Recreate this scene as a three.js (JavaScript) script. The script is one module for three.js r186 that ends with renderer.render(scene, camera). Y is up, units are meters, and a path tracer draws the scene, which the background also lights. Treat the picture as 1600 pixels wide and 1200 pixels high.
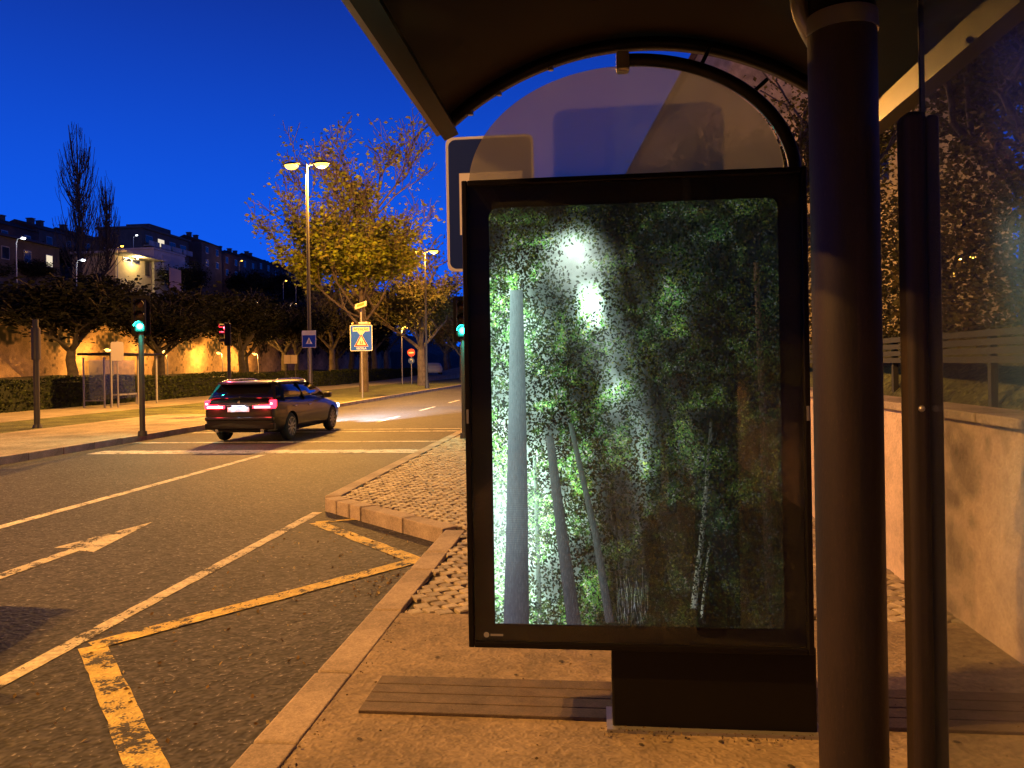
import * as THREE from 'three';
import { mergeGeometries } from 'three/addons/utils/BufferGeometryUtils.js';
import { RoundedBoxGeometry } from 'three/addons/geometries/RoundedBoxGeometry.js';
import { RectAreaLightUniformsLib } from 'three/addons/lights/RectAreaLightUniformsLib.js';
import { Brush, Evaluator, SUBTRACTION } from 'three-bvh-csg';

// ---------------------------------------------------------------- camera, sky, light, exposure
const scene = new THREE.Scene();
const R = (d) => d * Math.PI / 180;
const camera = new THREE.PerspectiveCamera(2 * Math.atan(600 / 1202) * 180 / Math.PI, 4 / 3, 0.05, 900);
camera.position.set(0, 1.72, 0);
camera.rotation.order = 'YXZ';
camera.rotation.set(0, R(6.2), R(-0.95));
camera.setViewOffset(1600, 1200, 0, 30, 1600, 1200);

function skyTexture() {
  const W = 512, H = 256, d = new Float32Array(W * H * 4);
  for (let r = 0; r < H; r++) {
    const e = Math.max(0, (r + 0.5) / H * 180 - 90);
    for (let c = 0; c < W; c++) {
      const az = ((c + 0.5) / W - 0.5) * 2 * Math.PI, dx = Math.cos(az), dz = Math.sin(az);
      const west = 1 + 0.16 * (-dx * 0.85 - dz * 0.5);          // the afterglow side
      const b = (0.80 * Math.exp(-((e / 24) ** 2)) + 0.035) * west, g = (0.098 * Math.exp(-((e / 21) ** 2)) + 0.007) * west;
      const k = (r * W + c) * 4;
      d[k] = 0.0045 * west; d[k + 1] = g; d[k + 2] = b; d[k + 3] = 1;
    }
  }
  const t = new THREE.DataTexture(d, W, H, THREE.RGBAFormat, THREE.FloatType);
  t.mapping = THREE.EquirectangularReflectionMapping; t.magFilter = THREE.LinearFilter; t.minFilter = THREE.LinearFilter; t.needsUpdate = true;
  return t;
}
scene.background = skyTexture();
scene.environment = scene.background;
const sun = new THREE.DirectionalLight(0x9fb6ff, 0.02);           // the last glow of a sun already set
sun.position.set(-80, 6, -45); sun.shadow.radius = 40; sun.castShadow = true;
const sc = sun.shadow.camera; sc.left = -120; sc.right = 120; sc.top = 80; sc.bottom = -80; sc.far = 400;
scene.add(sun);
RectAreaLightUniformsLib.init();
const renderer = new THREE.WebGLRenderer({ antialias: true });
renderer.toneMapping = THREE.LinearToneMapping;
renderer.toneMappingExposure = 1;
renderer.shadowMap.enabled = true;

const SODIUM = new THREE.Color().setRGB(1, 0.44, 0.07), SODIUM_GLOW = new THREE.Color().setRGB(1, 0.5, 0.06);
const WARM = new THREE.Color().setRGB(1, 0.66, 0.3), COOL = new THREE.Color().setRGB(0.85, 0.93, 1);

// ---------------------------------------------------------------- helpers
let seed = 7;
const rnd = () => { seed = (seed + 0x6d2b79f5) | 0; let t = Math.imul(seed ^ (seed >>> 15), 1 | seed); t = (t + Math.imul(t ^ (t >>> 7), 61 | t)) ^ t; return ((t ^ (t >>> 14)) >>> 0) / 4294967296; };
const rr = (a, b) => a + (b - a) * rnd();
const pick = (a) => a[Math.floor(rnd() * a.length)];
const col = (r, g, b) => new THREE.Color().setRGB(r, g, b);
const V = (x, y, z) => new THREE.Vector3(x, y, z);
const names = {};
function numbered(n) { const k = names[n] = (names[n] ?? -1) + 1; return k ? n + '_' + String(k).padStart(3, '0') : n; }

function metres(g) {                                               // uv in metres by the way each face points
  g = g.index ? g.toNonIndexed() : g;
  const p = g.attributes.position, uv = new Float32Array(p.count * 2), a = V(), b = V(), c = V(), n = V();
  for (let i = 0; i < p.count; i += 3) {
    a.fromBufferAttribute(p, i); b.fromBufferAttribute(p, i + 1); c.fromBufferAttribute(p, i + 2);
    n.copy(b).sub(a).cross(c.clone().sub(a)); const x = Math.abs(n.x), y = Math.abs(n.y), z = Math.abs(n.z);
    [a, b, c].forEach((q, k) => { const o = (i + k) * 2;
      if (y >= x && y >= z) { uv[o] = q.x; uv[o + 1] = -q.z; } else if (x >= z) { uv[o] = q.z; uv[o + 1] = q.y; } else { uv[o] = q.x; uv[o + 1] = q.y; } });
  }
  g.setAttribute('uv', new THREE.BufferAttribute(uv, 2));
  if (!g.attributes.normal) g.computeVertexNormals();
  return g;
}
function join(list) {
  return mergeGeometries(list.map((g) => { g = g.index ? g.toNonIndexed() : g; for (const k of Object.keys(g.attributes)) if (!['position', 'normal', 'uv', 'color'].includes(k)) g.deleteAttribute(k); if (!g.attributes.uv) g = metres(g); return g; }));
}
const box = (w, h, d, x = 0, y = 0, z = 0) => new THREE.BoxGeometry(w, h, d).translate(x, y, z);
const rbox = (w, h, d, r, x = 0, y = 0, z = 0, s = 2) => new RoundedBoxGeometry(w, h, d, s, r).translate(x, y, z);
const cyl = (r0, r1, h, x = 0, y = 0, z = 0, n = 20) => new THREE.CylinderGeometry(r1, r0, h, n).translate(x, y + h / 2, z);   // stands on y
function tube(pts, r, n = 8, seg) { return new THREE.TubeGeometry(new THREE.CatmullRomCurve3(pts.map((p) => V(...p))), seg ?? pts.length * 6, r, n); }
function poly(pts, y0, y1) {                                       // plan outline [x, z] as a slab
  const s = new THREE.Shape(pts.map(([x, z]) => new THREE.Vector2(x, -z)));
  return metres(new THREE.ExtrudeGeometry(s, { depth: y1 - y0, bevelEnabled: false }).rotateX(-Math.PI / 2).translate(0, y0, 0));
}
function sheet(pts, y) {
  const s = new THREE.Shape(pts.map(([x, z]) => new THREE.Vector2(x, -z)));
  return metres(new THREE.ShapeGeometry(s).rotateX(-Math.PI / 2).translate(0, y, 0));
}
function mesh(name, g, m, parent = scene) {
  const list = Array.isArray(g) ? join(g) : g;
  const o = new THREE.Mesh(list, m); o.name = parent === scene ? numbered(name) : name; parent.add(o); return o;
}
function thing(name, label, category, [x, y, z] = [0, 0, 0], turn = 0, group) {
  const o = new THREE.Group(); o.name = numbered(name); scene.add(o);
  o.position.set(x, y, z); o.rotation.y = turn; o.userData = { label, category }; if (group) o.userData.group = group;
  return o;
}
function structure(name, g, m) { const o = mesh(name, g, m); o.userData.kind = 'structure'; return o; }
function copyOf(root, [x, y, z], turn, label, group, scale = 1) {
  const r = root.clone(); r.name = numbered(root.name.replace(/_\d{3}$/, '')); scene.add(r); r.position.set(x, y, z); r.rotation.y = turn; Array.isArray(scale) ? r.scale.set(...scale) : r.scale.setScalar(scale);
  r.userData = { ...root.userData, label }; if (group) r.userData.group = group; return r;
}
function lamp(parent, color, cd, x, y, z, radius = 4) {
  const l = new THREE.PointLight(color, cd); l.position.set(x, y, z); l.shadow.radius = radius; l.castShadow = true; l.name = 'lamp'; parent.add(l); return l;
}

// ---------------------------------------------------------------- textures
function tileNoise(n, cells, sd) {
  const s0 = seed; seed = sd; const g = Float32Array.from({ length: cells * cells }, rnd); seed = s0;
  return (x, y) => { const u = x / n * cells, v = y / n * cells, i = Math.floor(u), j = Math.floor(v), a = u - i, b = v - j, s = a * a * (3 - 2 * a), t = b * b * (3 - 2 * b);
    const q = (p, r) => g[((r % cells + cells) % cells) * cells + (p % cells + cells) % cells];
    return (q(i, j) * (1 - s) + q(i + 1, j) * s) * (1 - t) + (q(i, j + 1) * (1 - s) + q(i + 1, j + 1) * s) * t; };
}
function texture(n, size, fn, srgb = true) {                       // fn(x, y) -> [r, g, b] 0..1
  const d = new Uint8Array(n * n * 4);
  for (let y = 0; y < n; y++) for (let x = 0; x < n; x++) { const c = fn(x, y), k = (y * n + x) * 4; for (let i = 0; i < 3; i++) d[k + i] = Math.max(0, Math.min(255, (c[i] ?? c[0]) * 255)); d[k + 3] = 255; }
  const t = new THREE.DataTexture(d, n, n); t.wrapS = t.wrapT = THREE.RepeatWrapping; t.magFilter = THREE.LinearFilter; t.repeat.set(1 / size, 1 / size);
  if (srgb) t.colorSpace = THREE.SRGBColorSpace; t.needsUpdate = true; return t;
}
function surface(base, { n = 512, size = 2, coarse = 0.3, fine = 0.3, speck = 0, speckAt = 0.97, bump = 0.004, rough = 0.9, sd = 11, stainOrShade = 0, extra = {} } = {}) {
  const a = tileNoise(n, 6, sd), b = tileNoise(n, 23, sd + 1), c = tileNoise(n, 110, sd + 2), f = tileNoise(n, 256, sd + 3), st = tileNoise(n, 4, sd + 4);
  const srgb = base.clone().convertLinearToSRGB().toArray();
  const tone = (x, y) => 1 + coarse * (a(x, y) * 0.6 + b(x, y) * 0.4 - 0.5) + fine * (c(x, y) * 0.5 + f(x, y) * 0.5 - 0.5) + (f(x, y) > speckAt ? speck : 0) - stainOrShade * Math.max(0, st(x, y) * 0.6 + b(x, y) * 0.4 - 0.55) * 2.2;
  const map = texture(n, size, (x, y) => { const t = tone(x, y); return srgb.map((v) => v * t); });
  const bumpMap = bump ? texture(n, size, (x, y) => [0.25 * b(x, y) + 0.35 * c(x, y) + 0.4 * f(x, y)], false) : null;
  return new THREE.MeshStandardMaterial({ map, bumpMap, bumpScale: bump, roughness: rough, ...extra });
}
const plain = (r, g, b, rough = 0.7, metal = 0, extra = {}) => new THREE.MeshStandardMaterial({ color: col(r, g, b), roughness: rough, metalness: metal, ...extra });
const glow = (color, k) => new THREE.MeshStandardMaterial({ color: 0x111111, emissive: color, emissiveIntensity: k, roughness: 0.5 });
function canvasTexture(w, h, draw) {
  const c = document.createElement('canvas'); c.width = w; c.height = h; const g = c.getContext('2d'); draw(g, w, h);
  const t = new THREE.CanvasTexture(c); t.colorSpace = THREE.SRGBColorSpace; t.magFilter = THREE.LinearFilter; return t;
}

function paint(base, wear, sd) {                                    // road paint worn through to the asphalt
  const n = 512, b = tileNoise(n, 14, sd), c = tileNoise(n, 60, sd + 1), f = tileNoise(n, 200, sd + 2), p = base.clone().convertLinearToSRGB().toArray(), q = col(0.045, 0.043, 0.047).convertLinearToSRGB().toArray();
  const map = texture(n, 1.6, (x, y) => { const w = b(x, y) * 0.45 + c(x, y) * 0.35 + f(x, y) * 0.3, k = Math.max(0, Math.min(1, (w - wear) * 9)), t = 0.82 + 0.3 * c(x, y) + 0.12 * f(x, y); return p.map((v, i) => v * t * (1 - k) + q[i] * k * (0.7 + 0.6 * f(x, y))); });
  return new THREE.MeshStandardMaterial({ map, bumpMap: texture(n, 1.6, (x, y) => [0.4 * c(x, y) + 0.6 * f(x, y)], false), bumpScale: 0.008, roughness: 0.8 });
}
const M = {
  asphalt: surface(col(0.045, 0.043, 0.049), { n: 1024, size: 4.3, coarse: 0.3, fine: 1.15, speck: 1.1, speckAt: 0.92, bump: 0.013, rough: 0.78, sd: 21, stainOrShade: 0.35 }),
  concrete: surface(col(0.29, 0.228, 0.16), { n: 1024, size: 2.7, coarse: 0.36, fine: 0.34, bump: 0.007, rough: 0.85, sd: 31, stainOrShade: 0.4 }),
  kerb: surface(col(0.36, 0.295, 0.24), { n: 512, size: 1.3, coarse: 0.28, fine: 0.3, speck: -0.25, speckAt: 0.94, bump: 0.003, rough: 0.85, sd: 41, stainOrShade: 0.3 }),
  bed: surface(col(0.055, 0.045, 0.032), { n: 256, size: 0.8, fine: 0.5, bump: 0.006, sd: 43 }),
  soil: surface(col(0.07, 0.062, 0.04), { n: 512, size: 9, coarse: 0.6, fine: 0.5, bump: 0.03, sd: 51 }),
  grass: surface(col(0.095, 0.105, 0.035), { n: 512, size: 3.3, coarse: 0.7, fine: 0.8, bump: 0.04, sd: 52 }),
  paving: surface(col(0.30, 0.26, 0.20), { n: 512, size: 3.7, coarse: 0.4, fine: 0.45, bump: 0.012, sd: 53, stainOrShade: 0.4 }),
  path: surface(col(0.27, 0.23, 0.17), { n: 512, size: 4.1, coarse: 0.35, fine: 0.3, bump: 0.006, sd: 54 }),
  plaster: surface(col(0.56, 0.43, 0.35), { n: 512, size: 2.2, coarse: 0.3, fine: 0.16, bump: 0.005, rough: 0.9, sd: 61, stainOrShade: 0.55 }),
  oldWall: surface(col(0.4, 0.27, 0.155), { n: 512, size: 5, coarse: 0.5, fine: 0.3, bump: 0.02, sd: 62, stainOrShade: 1.6 }),  // blotches in the colour also stand in for patchy lamp glow
  hill: surface(col(0.045, 0.042, 0.025), { n: 512, size: 14, coarse: 0.7, fine: 0.5, bump: 0.1, sd: 63 }),
  bark: surface(col(0.15, 0.12, 0.09), { n: 256, size: 0.9, coarse: 0.5, fine: 0.4, bump: 0.012, sd: 64 }),
  darkBark: surface(col(0.06, 0.05, 0.04), { n: 256, size: 0.9, coarse: 0.4, fine: 0.4, bump: 0.01, sd: 65 }),
  white: paint(col(0.6, 0.57, 0.52), 0.68, 71), wornWhite: paint(col(0.55, 0.5, 0.42), 0.6, 75), yellow: paint(col(0.6, 0.46, 0.15), 0.6, 79),
  blackMetal: new THREE.MeshPhysicalMaterial({ color: col(0.008, 0.007, 0.0065), roughness: 0.35, specularIntensity: 0.4 }), brownMetal: surface(col(0.024, 0.0145, 0.0095), { n: 512, size: 0.7, coarse: 0.5, fine: 0.35, speck: 0.8, speckAt: 0.985, bump: 0.0006, rough: 0.56, sd: 111, stainOrShade: 0.4 }), roofSkin: new THREE.MeshPhysicalMaterial({ color: col(0.017, 0.009, 0.005), roughness: 0.6, specularIntensity: 0.3, side: THREE.DoubleSide }),
  steel: plain(0.45, 0.43, 0.40, 0.35, 0.85), zinc: plain(0.36, 0.35, 0.34, 0.5, 0.7), poleGrey: plain(0.06, 0.056, 0.052, 0.55, 0.2), darkPole: plain(0.05, 0.048, 0.045, 0.5, 0.3),
  rubber: plain(0.018, 0.018, 0.018, 0.9), gloss: new THREE.MeshPhysicalMaterial({ color: col(0.008, 0.006, 0.006), roughness: 0.35, metalness: 0, specularIntensity: 0.5, clearcoat: 0.6, clearcoatRoughness: 0.06 }),
  tinted: new THREE.MeshPhysicalMaterial({ color: col(0.006, 0.006, 0.007), roughness: 0.05, metalness: 0, clearcoat: 1, clearcoatRoughness: 0.02 }),
  glass: new THREE.MeshPhysicalMaterial({ color: col(0.86, 0.9, 0.87), transmission: 1, thickness: 0, roughness: 0.2, ior: 1.52, side: THREE.DoubleSide }),
  cover: new THREE.MeshPhysicalMaterial({ color: col(0.97, 0.98, 0.97), transmission: 1, thickness: 0, roughness: 0.02, ior: 1.45, specularIntensity: 0.7, side: THREE.DoubleSide }),
  dustyGlass: new THREE.MeshPhysicalMaterial({ color: col(0.66, 0.66, 0.62), transmission: 0.9, thickness: 0, roughness: 0.5, ior: 1.5, side: THREE.DoubleSide }),
  chrome: plain(0.6, 0.6, 0.6, 0.2, 1), pane: plain(0.012, 0.013, 0.016, 0.08),
};

// ---------------------------------------------------------------- the setting
structure('ground', sheet([[-400, 250], [300, 250], [300, -600], [-400, -600]], -0.12), M.soil);
structure('road', sheet([[-11.2, 40], [0, 40], [0, -190], [-11.2, -190]], 0), M.asphalt);
structure('concrete_pavement', poly([[-1.262, 10], [2.3, 10], [2.3, -4.8], [-1.262, -4.8]], -0.1, 0.15), M.concrete);
structure('grass_verge', poly([[-15.5, -26], [-11.3, -26], [-11.3, -190], [-15.5, -190]], -0.1, 0.14), M.grass);
structure('paved_verge', poly([[-15.5, 40], [-11.3, 40], [-11.3, -26], [-15.5, -26]], -0.1, 0.15), M.paving);
structure('grass_strip', poly([[-19, 40], [-15.5, 40], [-15.5, -190], [-19, -190]], -0.1, 0.135), M.grass);
structure('footpath', poly([[-23.4, 40], [-19, 40], [-19, -60], [-23.4, -60]], -0.1, 0.145), M.path);
{ // the path goes on uphill beyond the bend
  const g = new THREE.BufferGeometry(), p = [], id = [];
  for (let i = 0; i <= 12; i++) { const t = i / 12, z = -60 - 80 * t, x = -23.4 + 3.2 * t, y = 0.147 + 2.6 * t * t; p.push(x, y, z, x + 4.4, y, z, x + 4.4, -0.3, z); if (i) { const k = i * 3; id.push(k - 3, k - 2, k, k - 2, k + 1, k, k - 2, k - 1, k + 1, k - 1, k + 2, k + 1); } }
  g.setAttribute('position', new THREE.Float32BufferAttribute(p, 3)); g.setIndex(id); g.computeVertexNormals();
  structure('rising_footpath', metres(g), M.path);
}
{ // hillside: bank, terrace behind the wall, slope with the houses
  const xs = [-24.5, -27, -30, -33.9, -34.2, -36, -42, -50, -58, -66, -75, -85, -100, -125, -170], ys = [0.1, 0.5, 1.0, 1.5, 4.2, 5, 6.6, 8.4, 10.2, 12, 14, 16.5, 18, 19, 19];
  const p = [], id = [], nz = 60, nx = xs.length;
  for (let j = 0; j <= nz; j++) for (let i = 0; i < nx; i++) { const z = 40 - 340 * j / nz, wob = i > 4 ? (Math.sin(z * 0.11 + i) + Math.sin(z * 0.047 - i * 1.7)) * 0.35 : Math.sin(z * 0.3 + i) * 0.08; p.push(xs[i], ys[i] + wob, z); }
  for (let j = 0; j < nz; j++) for (let i = 0; i < nx - 1; i++) { const a = j * nx + i, b = a + 1, c = a + nx, d = c + 1; id.push(a, c, b, b, c, d); }
  const g = new THREE.BufferGeometry(); g.setAttribute('position', new THREE.Float32BufferAttribute(p, 3)); g.setIndex(id.map((_, k) => id[k - k % 3 + [0, 2, 1][k % 3]])); g.computeVertexNormals();
  structure('hillside', metres(g), M.hill);
}
{ // bank behind the wall on the right
  const xs = [2.42, 3.2, 4.5, 7, 12, 30, 80], ys = [1.0, 1.5, 2.0, 2.2, 2.3, 2.6, 3], p = [], id = [], nz = 30, nx = xs.length;
  for (let j = 0; j <= nz; j++) for (let i = 0; i < nx; i++) { const z = 30 - 150 * j / nz; p.push(xs[i], ys[i] + Math.sin(z * 0.7 + i * 2) * 0.12, z); }
  for (let j = 0; j < nz; j++) for (let i = 0; i < nx - 1; i++) { const a = j * nx + i, b = a + 1, c = a + nx, d = c + 1; id.push(a, b, c, b, d, c); }
  const g = new THREE.BufferGeometry(); g.setAttribute('position', new THREE.Float32BufferAttribute(p, 3)); g.setIndex(id); g.computeVertexNormals();
  structure('planted_bank', metres(g), M.grass);
}

// painted lines, 4 mm over the asphalt
const markings = new THREE.Group(); markings.name = 'road_markings'; markings.userData.kind = 'structure'; scene.add(markings);
function stripe(name, a, b, w, m, y = 0.004) {
  const dx = b[0] - a[0], dz = b[1] - a[1], l = Math.hypot(dx, dz), nx = -dz / l * w / 2, nz = dx / l * w / 2, n = Math.max(2, Math.round(l / 0.12)), L = [], Rr = [];
  for (let i = 0; i <= n; i++) { const t = i / n, j = i && i < n ? 0.008 : 0; L.push([a[0] + dx * t + nx * (1 + rr(-j, j) * 12), a[1] + dz * t + nz * (1 + rr(-j, j) * 12)]); Rr.push([a[0] + dx * t - nx * (1 + rr(-j, j) * 12), a[1] + dz * t - nz * (1 + rr(-j, j) * 12)]); }
  return mesh(name, sheet([...L, ...Rr.reverse()], y), m, markings);
}
stripe('bay_line', [-3.32, 12], [-3.32, -8.85], 0.12, M.wornWhite);
stripe('lane_line', [-6.64, 30], [-6.64, -14.75], 0.15, M.white);
stripe('stop_line', [-10.6, -15.3], [-3.6, -15.3], 0.62, M.white);
stripe('crossing_line', [-11, -17.3], [-3.4, -17.3], 0.22, M.white);
stripe('crossing_line', [-11, -20.0], [-3.4, -20.0], 0.22, M.white);
stripe('crossing_line', [-11, -20.75], [-3.4, -20.75], 0.16, M.white);
for (let k = 0; k < 14; k++) stripe('lane_dash', [-6.8, -23.4 - k * 5.9], [-6.8, -26.1 - k * 5.9], 0.13, M.white);
{ const zz = [[-2.6, -8.5], [-3.12, -8.26], [-1.6, -6.68], [-3.16, -4.5], [-1.62, -2.75], [-3.16, -0.6], [-1.62, 1.2]];
  for (let i = 1; i < zz.length; i++) stripe('zigzag_stroke', zz[i - 1], zz[i], i === 1 ? 0.09 : 0.16, M.yellow, 0.004 + (i % 2) * 0.003); }
mesh('lane_arrow', sheet([[-4.98, -2.9], [-4.96, -6.9], [-4.78, -6.85], [-5.03, -8.25], [-5.3, -7.0], [-5.1, -7.0], [-5.14, -2.9]].reverse(), 0.0045), M.wornWhite, markings);

// kerbs, stone by stone
const kerbs = new THREE.Group(); kerbs.name = 'kerb'; kerbs.userData.kind = 'structure'; scene.add(kerbs);
const kerbGeo = {};
function kerbRun(a, b, lens, w = 0.2, top = 0.157) {
  const dx = b[0] - a[0], dz = b[1] - a[1], l = Math.hypot(dx, dz), turn = Math.atan2(dx, dz); let s = 0, i = 0;
  while (s < l - 0.05) {
    const n = Math.min(lens[i++ % lens.length], l - s), key = n.toFixed(2) + w;
    kerbGeo[key] ??= metres(new RoundedBoxGeometry(w, 0.4, n - 0.018, 1, 0.014));
    const o = mesh('kerb_stone', kerbGeo[key], M.kerb, kerbs);
    o.position.set(a[0] + dx / l * (s + n / 2) + rr(-0.004, 0.004), top - 0.2 + rr(-0.004, 0.003), a[1] + dz / l * (s + n / 2)); o.rotation.y = turn + rr(-0.004, 0.004); s += n;
  }
}
kerbRun([-1.36, 9], [-1.36, -7.24], [1.0, 0.98, 0.55, 1.0, 0.75]);
kerbRun([-1.42, -7.36], [-3.2, -9.02], [0.72, 0.86, 0.26, 0.3, 0.4]);
kerbRun([-3.22, -9.1], [-3.22, -70], [1.0, 0.8, 1.0]);
kerbRun([-11.2, 30], [-11.2, -120], [1.0]);

// cobbles of the pavement beyond the concrete
{
  const outline = [[-1.27, -4.8], [-1.27, -7.3], [-3.12, -9.06], [-3.12, -70], [2.3, -70], [2.3, -4.8]];
  const base = structure('cobbled_pavement', poly(outline, -0.1, 0.128), M.bed);
  const inside = (x, z) => z < -4.83 && x < 2.2 && z > -26 && (z > -7.3 ? x > -1.235 : x > Math.max(-3.09, -1.225 + (z + 7.3) * 1.05));
  const geo = []; for (let v = 0; v < 6; v++) {                    // split stone: uneven top, chamfered rim
    const h = 0.052, q = [], t = [[-1, -1], [1, -1], [1, 1], [-1, 1]], g = new THREE.BufferGeometry();
    for (const [x, z] of t) q.push(x * h, -0.05, z * h); for (const [x, z] of t) q.push(x * h * rr(0.95, 1.02), 0.014 + rr(-0.002, 0.002), z * h * rr(0.95, 1.02)); for (const [x, z] of t) q.push(x * h * 0.8, 0.0205 + rr(-0.002, 0.002), z * h * 0.8);
    const id = []; for (const o of [0, 4]) for (let i = 0; i < 4; i++) { const j = (i + 1) % 4; id.push(o + i, o + 4 + i, o + j, o + j, o + 4 + i, o + 4 + j); } id.push(8, 11, 9, 9, 11, 10);
    g.setAttribute('position', new THREE.Float32BufferAttribute(q, 3)); g.setIndex(id); const n = g.toNonIndexed(); n.computeVertexNormals(); geo.push(metres(n));
  }
  const mats = [[0.36, 0.31, 0.24], [0.30, 0.26, 0.21], [0.42, 0.36, 0.28], [0.25, 0.21, 0.165]].map(([r, g, b], k) => surface(col(r, g, b), { n: 128, size: 0.35, coarse: 0.3, fine: 0.3, bump: 0.003, rough: 0.7, sd: 81 + k }));
  const list = [], c = Math.cos(0.62), s = Math.sin(0.62);
  for (let i = -260; i < 260; i++) for (let j = -260; j < 260; j++) { const u = i * 0.108 + (j % 2) * 0.05, v = j * 0.108, x = -1 + u * c - v * s, z = -14 + u * s + v * c; if (Math.abs(z + 14) < 13 && inside(x, z)) list.push([x + rr(-0.008, 0.008), z + rr(-0.008, 0.008)]); }
  const seen = (x, z) => x < -0.168 * -z - 0.02;                   // not behind the advertising panel
  list.sort((a, b) => (seen(...b) - seen(...a)) || (Math.hypot(...a) - Math.hypot(...b)));
  const rest = [[], [], [], []];
  list.forEach(([x, z], k) => {
    const g = pick(geo), m = Math.floor(rnd() * 4), y = 0.133 + rr(-0.004, 0.004), ry = 0.62 + rr(-0.12, 0.12) + Math.floor(rnd() * 4) * Math.PI / 2, sx = rr(0.86, 1.03), sz = rr(0.86, 1.03), rx = rr(-0.03, 0.03), rz = rr(-0.03, 0.03);
    if (k < 300) { const o = mesh('cobble', g, mats[m], base); o.position.set(x, y, z); o.rotation.set(rx, ry, rz); o.scale.set(sx, 1, sz); }
    else rest[m].push(g.clone().applyMatrix4(new THREE.Matrix4().compose(V(x, y, z), new THREE.Quaternion().setFromEuler(new THREE.Euler(rx, ry, rz)), V(sx, 1, sz))));
  });
  rest.forEach((r, k) => { const o = mesh('cobbles', r, mats[k], base); o.userData.kind = 'stuff'; });
}

// dark paved strip across the concrete; its right part paints in the panel shadow
{ const o = new THREE.Group(); o.name = 'dark_strip_and_shade'; o.userData.kind = 'structure'; scene.add(o); const m = surface(col(0.115, 0.085, 0.062), { n: 256, size: 0.7, coarse: 0.35, fine: 0.3, bump: 0.003, rough: 0.75, sd: 91 });
  for (let k = 0; k < 4; k++) for (let i = 0; i < 2; i++) mesh('strip_shade_slab', metres(rbox(1.6 - 0.006, 0.03, 0.1 - 0.005, 0.004, -1.1 + 0.8 + i * 1.6, 0.15, -3.44 - k * 0.1, 1)), m, o); }

// ---------------------------------------------------------------- walls on both sides
{
  const w = thing('garden_wall', 'low beige plastered wall running behind the bus shelter', 'wall', [0, 0, 0]);
  mesh('wall_body', [metres(box(0.26, 1.5, 60, 2.27, 0.6, -24))], M.plaster, w);
  for (let k = 0; k < 40; k++) mesh('coping_stone', metres(rbox(0.34, 0.06, 1.49, 0.012, 2.27, 1.38, 5.2 - k * 1.5, 1)), M.kerb, w);
  const r = thing('retaining_wall', 'long ochre retaining wall glowing under sodium lamps behind the dark trees', 'wall', [0, 0, 0]);
  mesh('wall_body', [metres(box(0.4, 4.4, 130, -34, 2.7, -60))], M.oldWall, r);
  mesh('wall_cap', [metres(box(0.52, 0.14, 130, -34, 4.97, -60))], M.kerb, r);
  const f = thing('slatted_fence', 'grey slatted railing above the beige garden wall', 'fence');
  const fm = plain(0.035, 0.035, 0.034, 0.8, 0);
  for (let k = 0; k < 4; k++) mesh('slat', metres(box(0.03, 0.05, 26, 3.0, 1.7 + k * 0.068, -11)), fm, f);
  for (let k = 0; k < 14; k++) mesh('post', metres(box(0.05, 0.62, 0.05, 3.045, 1.63, 1.5 - k * 1.95)), fm, f);
}

// ---------------------------------------------------------------- vegetation
function leafCloud(points, size, tones, up = 0.3) {                // small folded leaves, four triangles each
  const n = points.length, p = new Float32Array(n * 36), cl = new Float32Array(n * 36), q = new THREE.Quaternion(), e = new THREE.Euler(), v = V(), c = new THREE.Color();
  const L = [[0, 0, -0.5], [-0.34, 0.08, 0.02], [0, 0, 0.06], [0.34, 0.08, 0.02], [0, 0, 0.5]], T = [[0, 1, 2], [0, 2, 3], [1, 4, 2], [2, 4, 3]];
  points.forEach((P, i) => {
    e.set(rr(-1.2, 1.2) * (1 - up) + (rnd() < 0.5 ? 0.7 : -0.3), rnd() * 6.283, rr(-1.3, 1.3)); q.setFromEuler(e); const s = size * rr(0.6, 1.3), t = pick(tones), k = rr(0.75, 1.25);
    let o = i * 36; for (const tri of T) for (const a of tri) { v.set(...L[a]).multiplyScalar(s).applyQuaternion(q); p[o] = P.x + v.x; p[o + 1] = P.y + v.y; p[o + 2] = P.z + v.z; cl[o] = t[0] * k; cl[o + 1] = t[1] * k; cl[o + 2] = t[2] * k; o += 3; }
  });
  const g = new THREE.BufferGeometry(); g.setAttribute('position', new THREE.BufferAttribute(p, 3)); g.setAttribute('color', new THREE.BufferAttribute(cl, 3)); g.computeVertexNormals(); return g;
}
const leafMat = new THREE.MeshPhysicalMaterial({ vertexColors: true, roughness: 0.75, specularIntensity: 0.3, transmission: 0.35, thickness: 0, side: THREE.DoubleSide });
function limb(pts, r0, r1, sides = 6) {                            // a tapering tube through points
  const p = [], id = [], n = pts.length, d = V(), u = V(), w = V();
  for (let i = 0; i < n; i++) {
    d.copy(pts[Math.min(i + 1, n - 1)]).sub(pts[Math.max(i - 1, 0)]).normalize(); u.set(0.31, 0.2, 0.93).cross(d).normalize(); w.copy(d).cross(u); const r = r0 + (r1 - r0) * i / (n - 1);
    for (let k = 0; k < sides; k++) { const a = k / sides * 6.2832; p.push(pts[i].x + (u.x * Math.cos(a) + w.x * Math.sin(a)) * r, pts[i].y + (u.y * Math.cos(a) + w.y * Math.sin(a)) * r, pts[i].z + (u.z * Math.cos(a) + w.z * Math.sin(a)) * r); }
    if (i) for (let k = 0; k < sides; k++) { const a = (i - 1) * sides + k, b = (i - 1) * sides + (k + 1) % sides; id.push(a, b, a + sides, b, b + sides, a + sides); }
  }
  const g = new THREE.BufferGeometry(); g.setAttribute('position', new THREE.Float32BufferAttribute(p, 3)); g.setIndex(id); g.computeVertexNormals(); return g;
}
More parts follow.
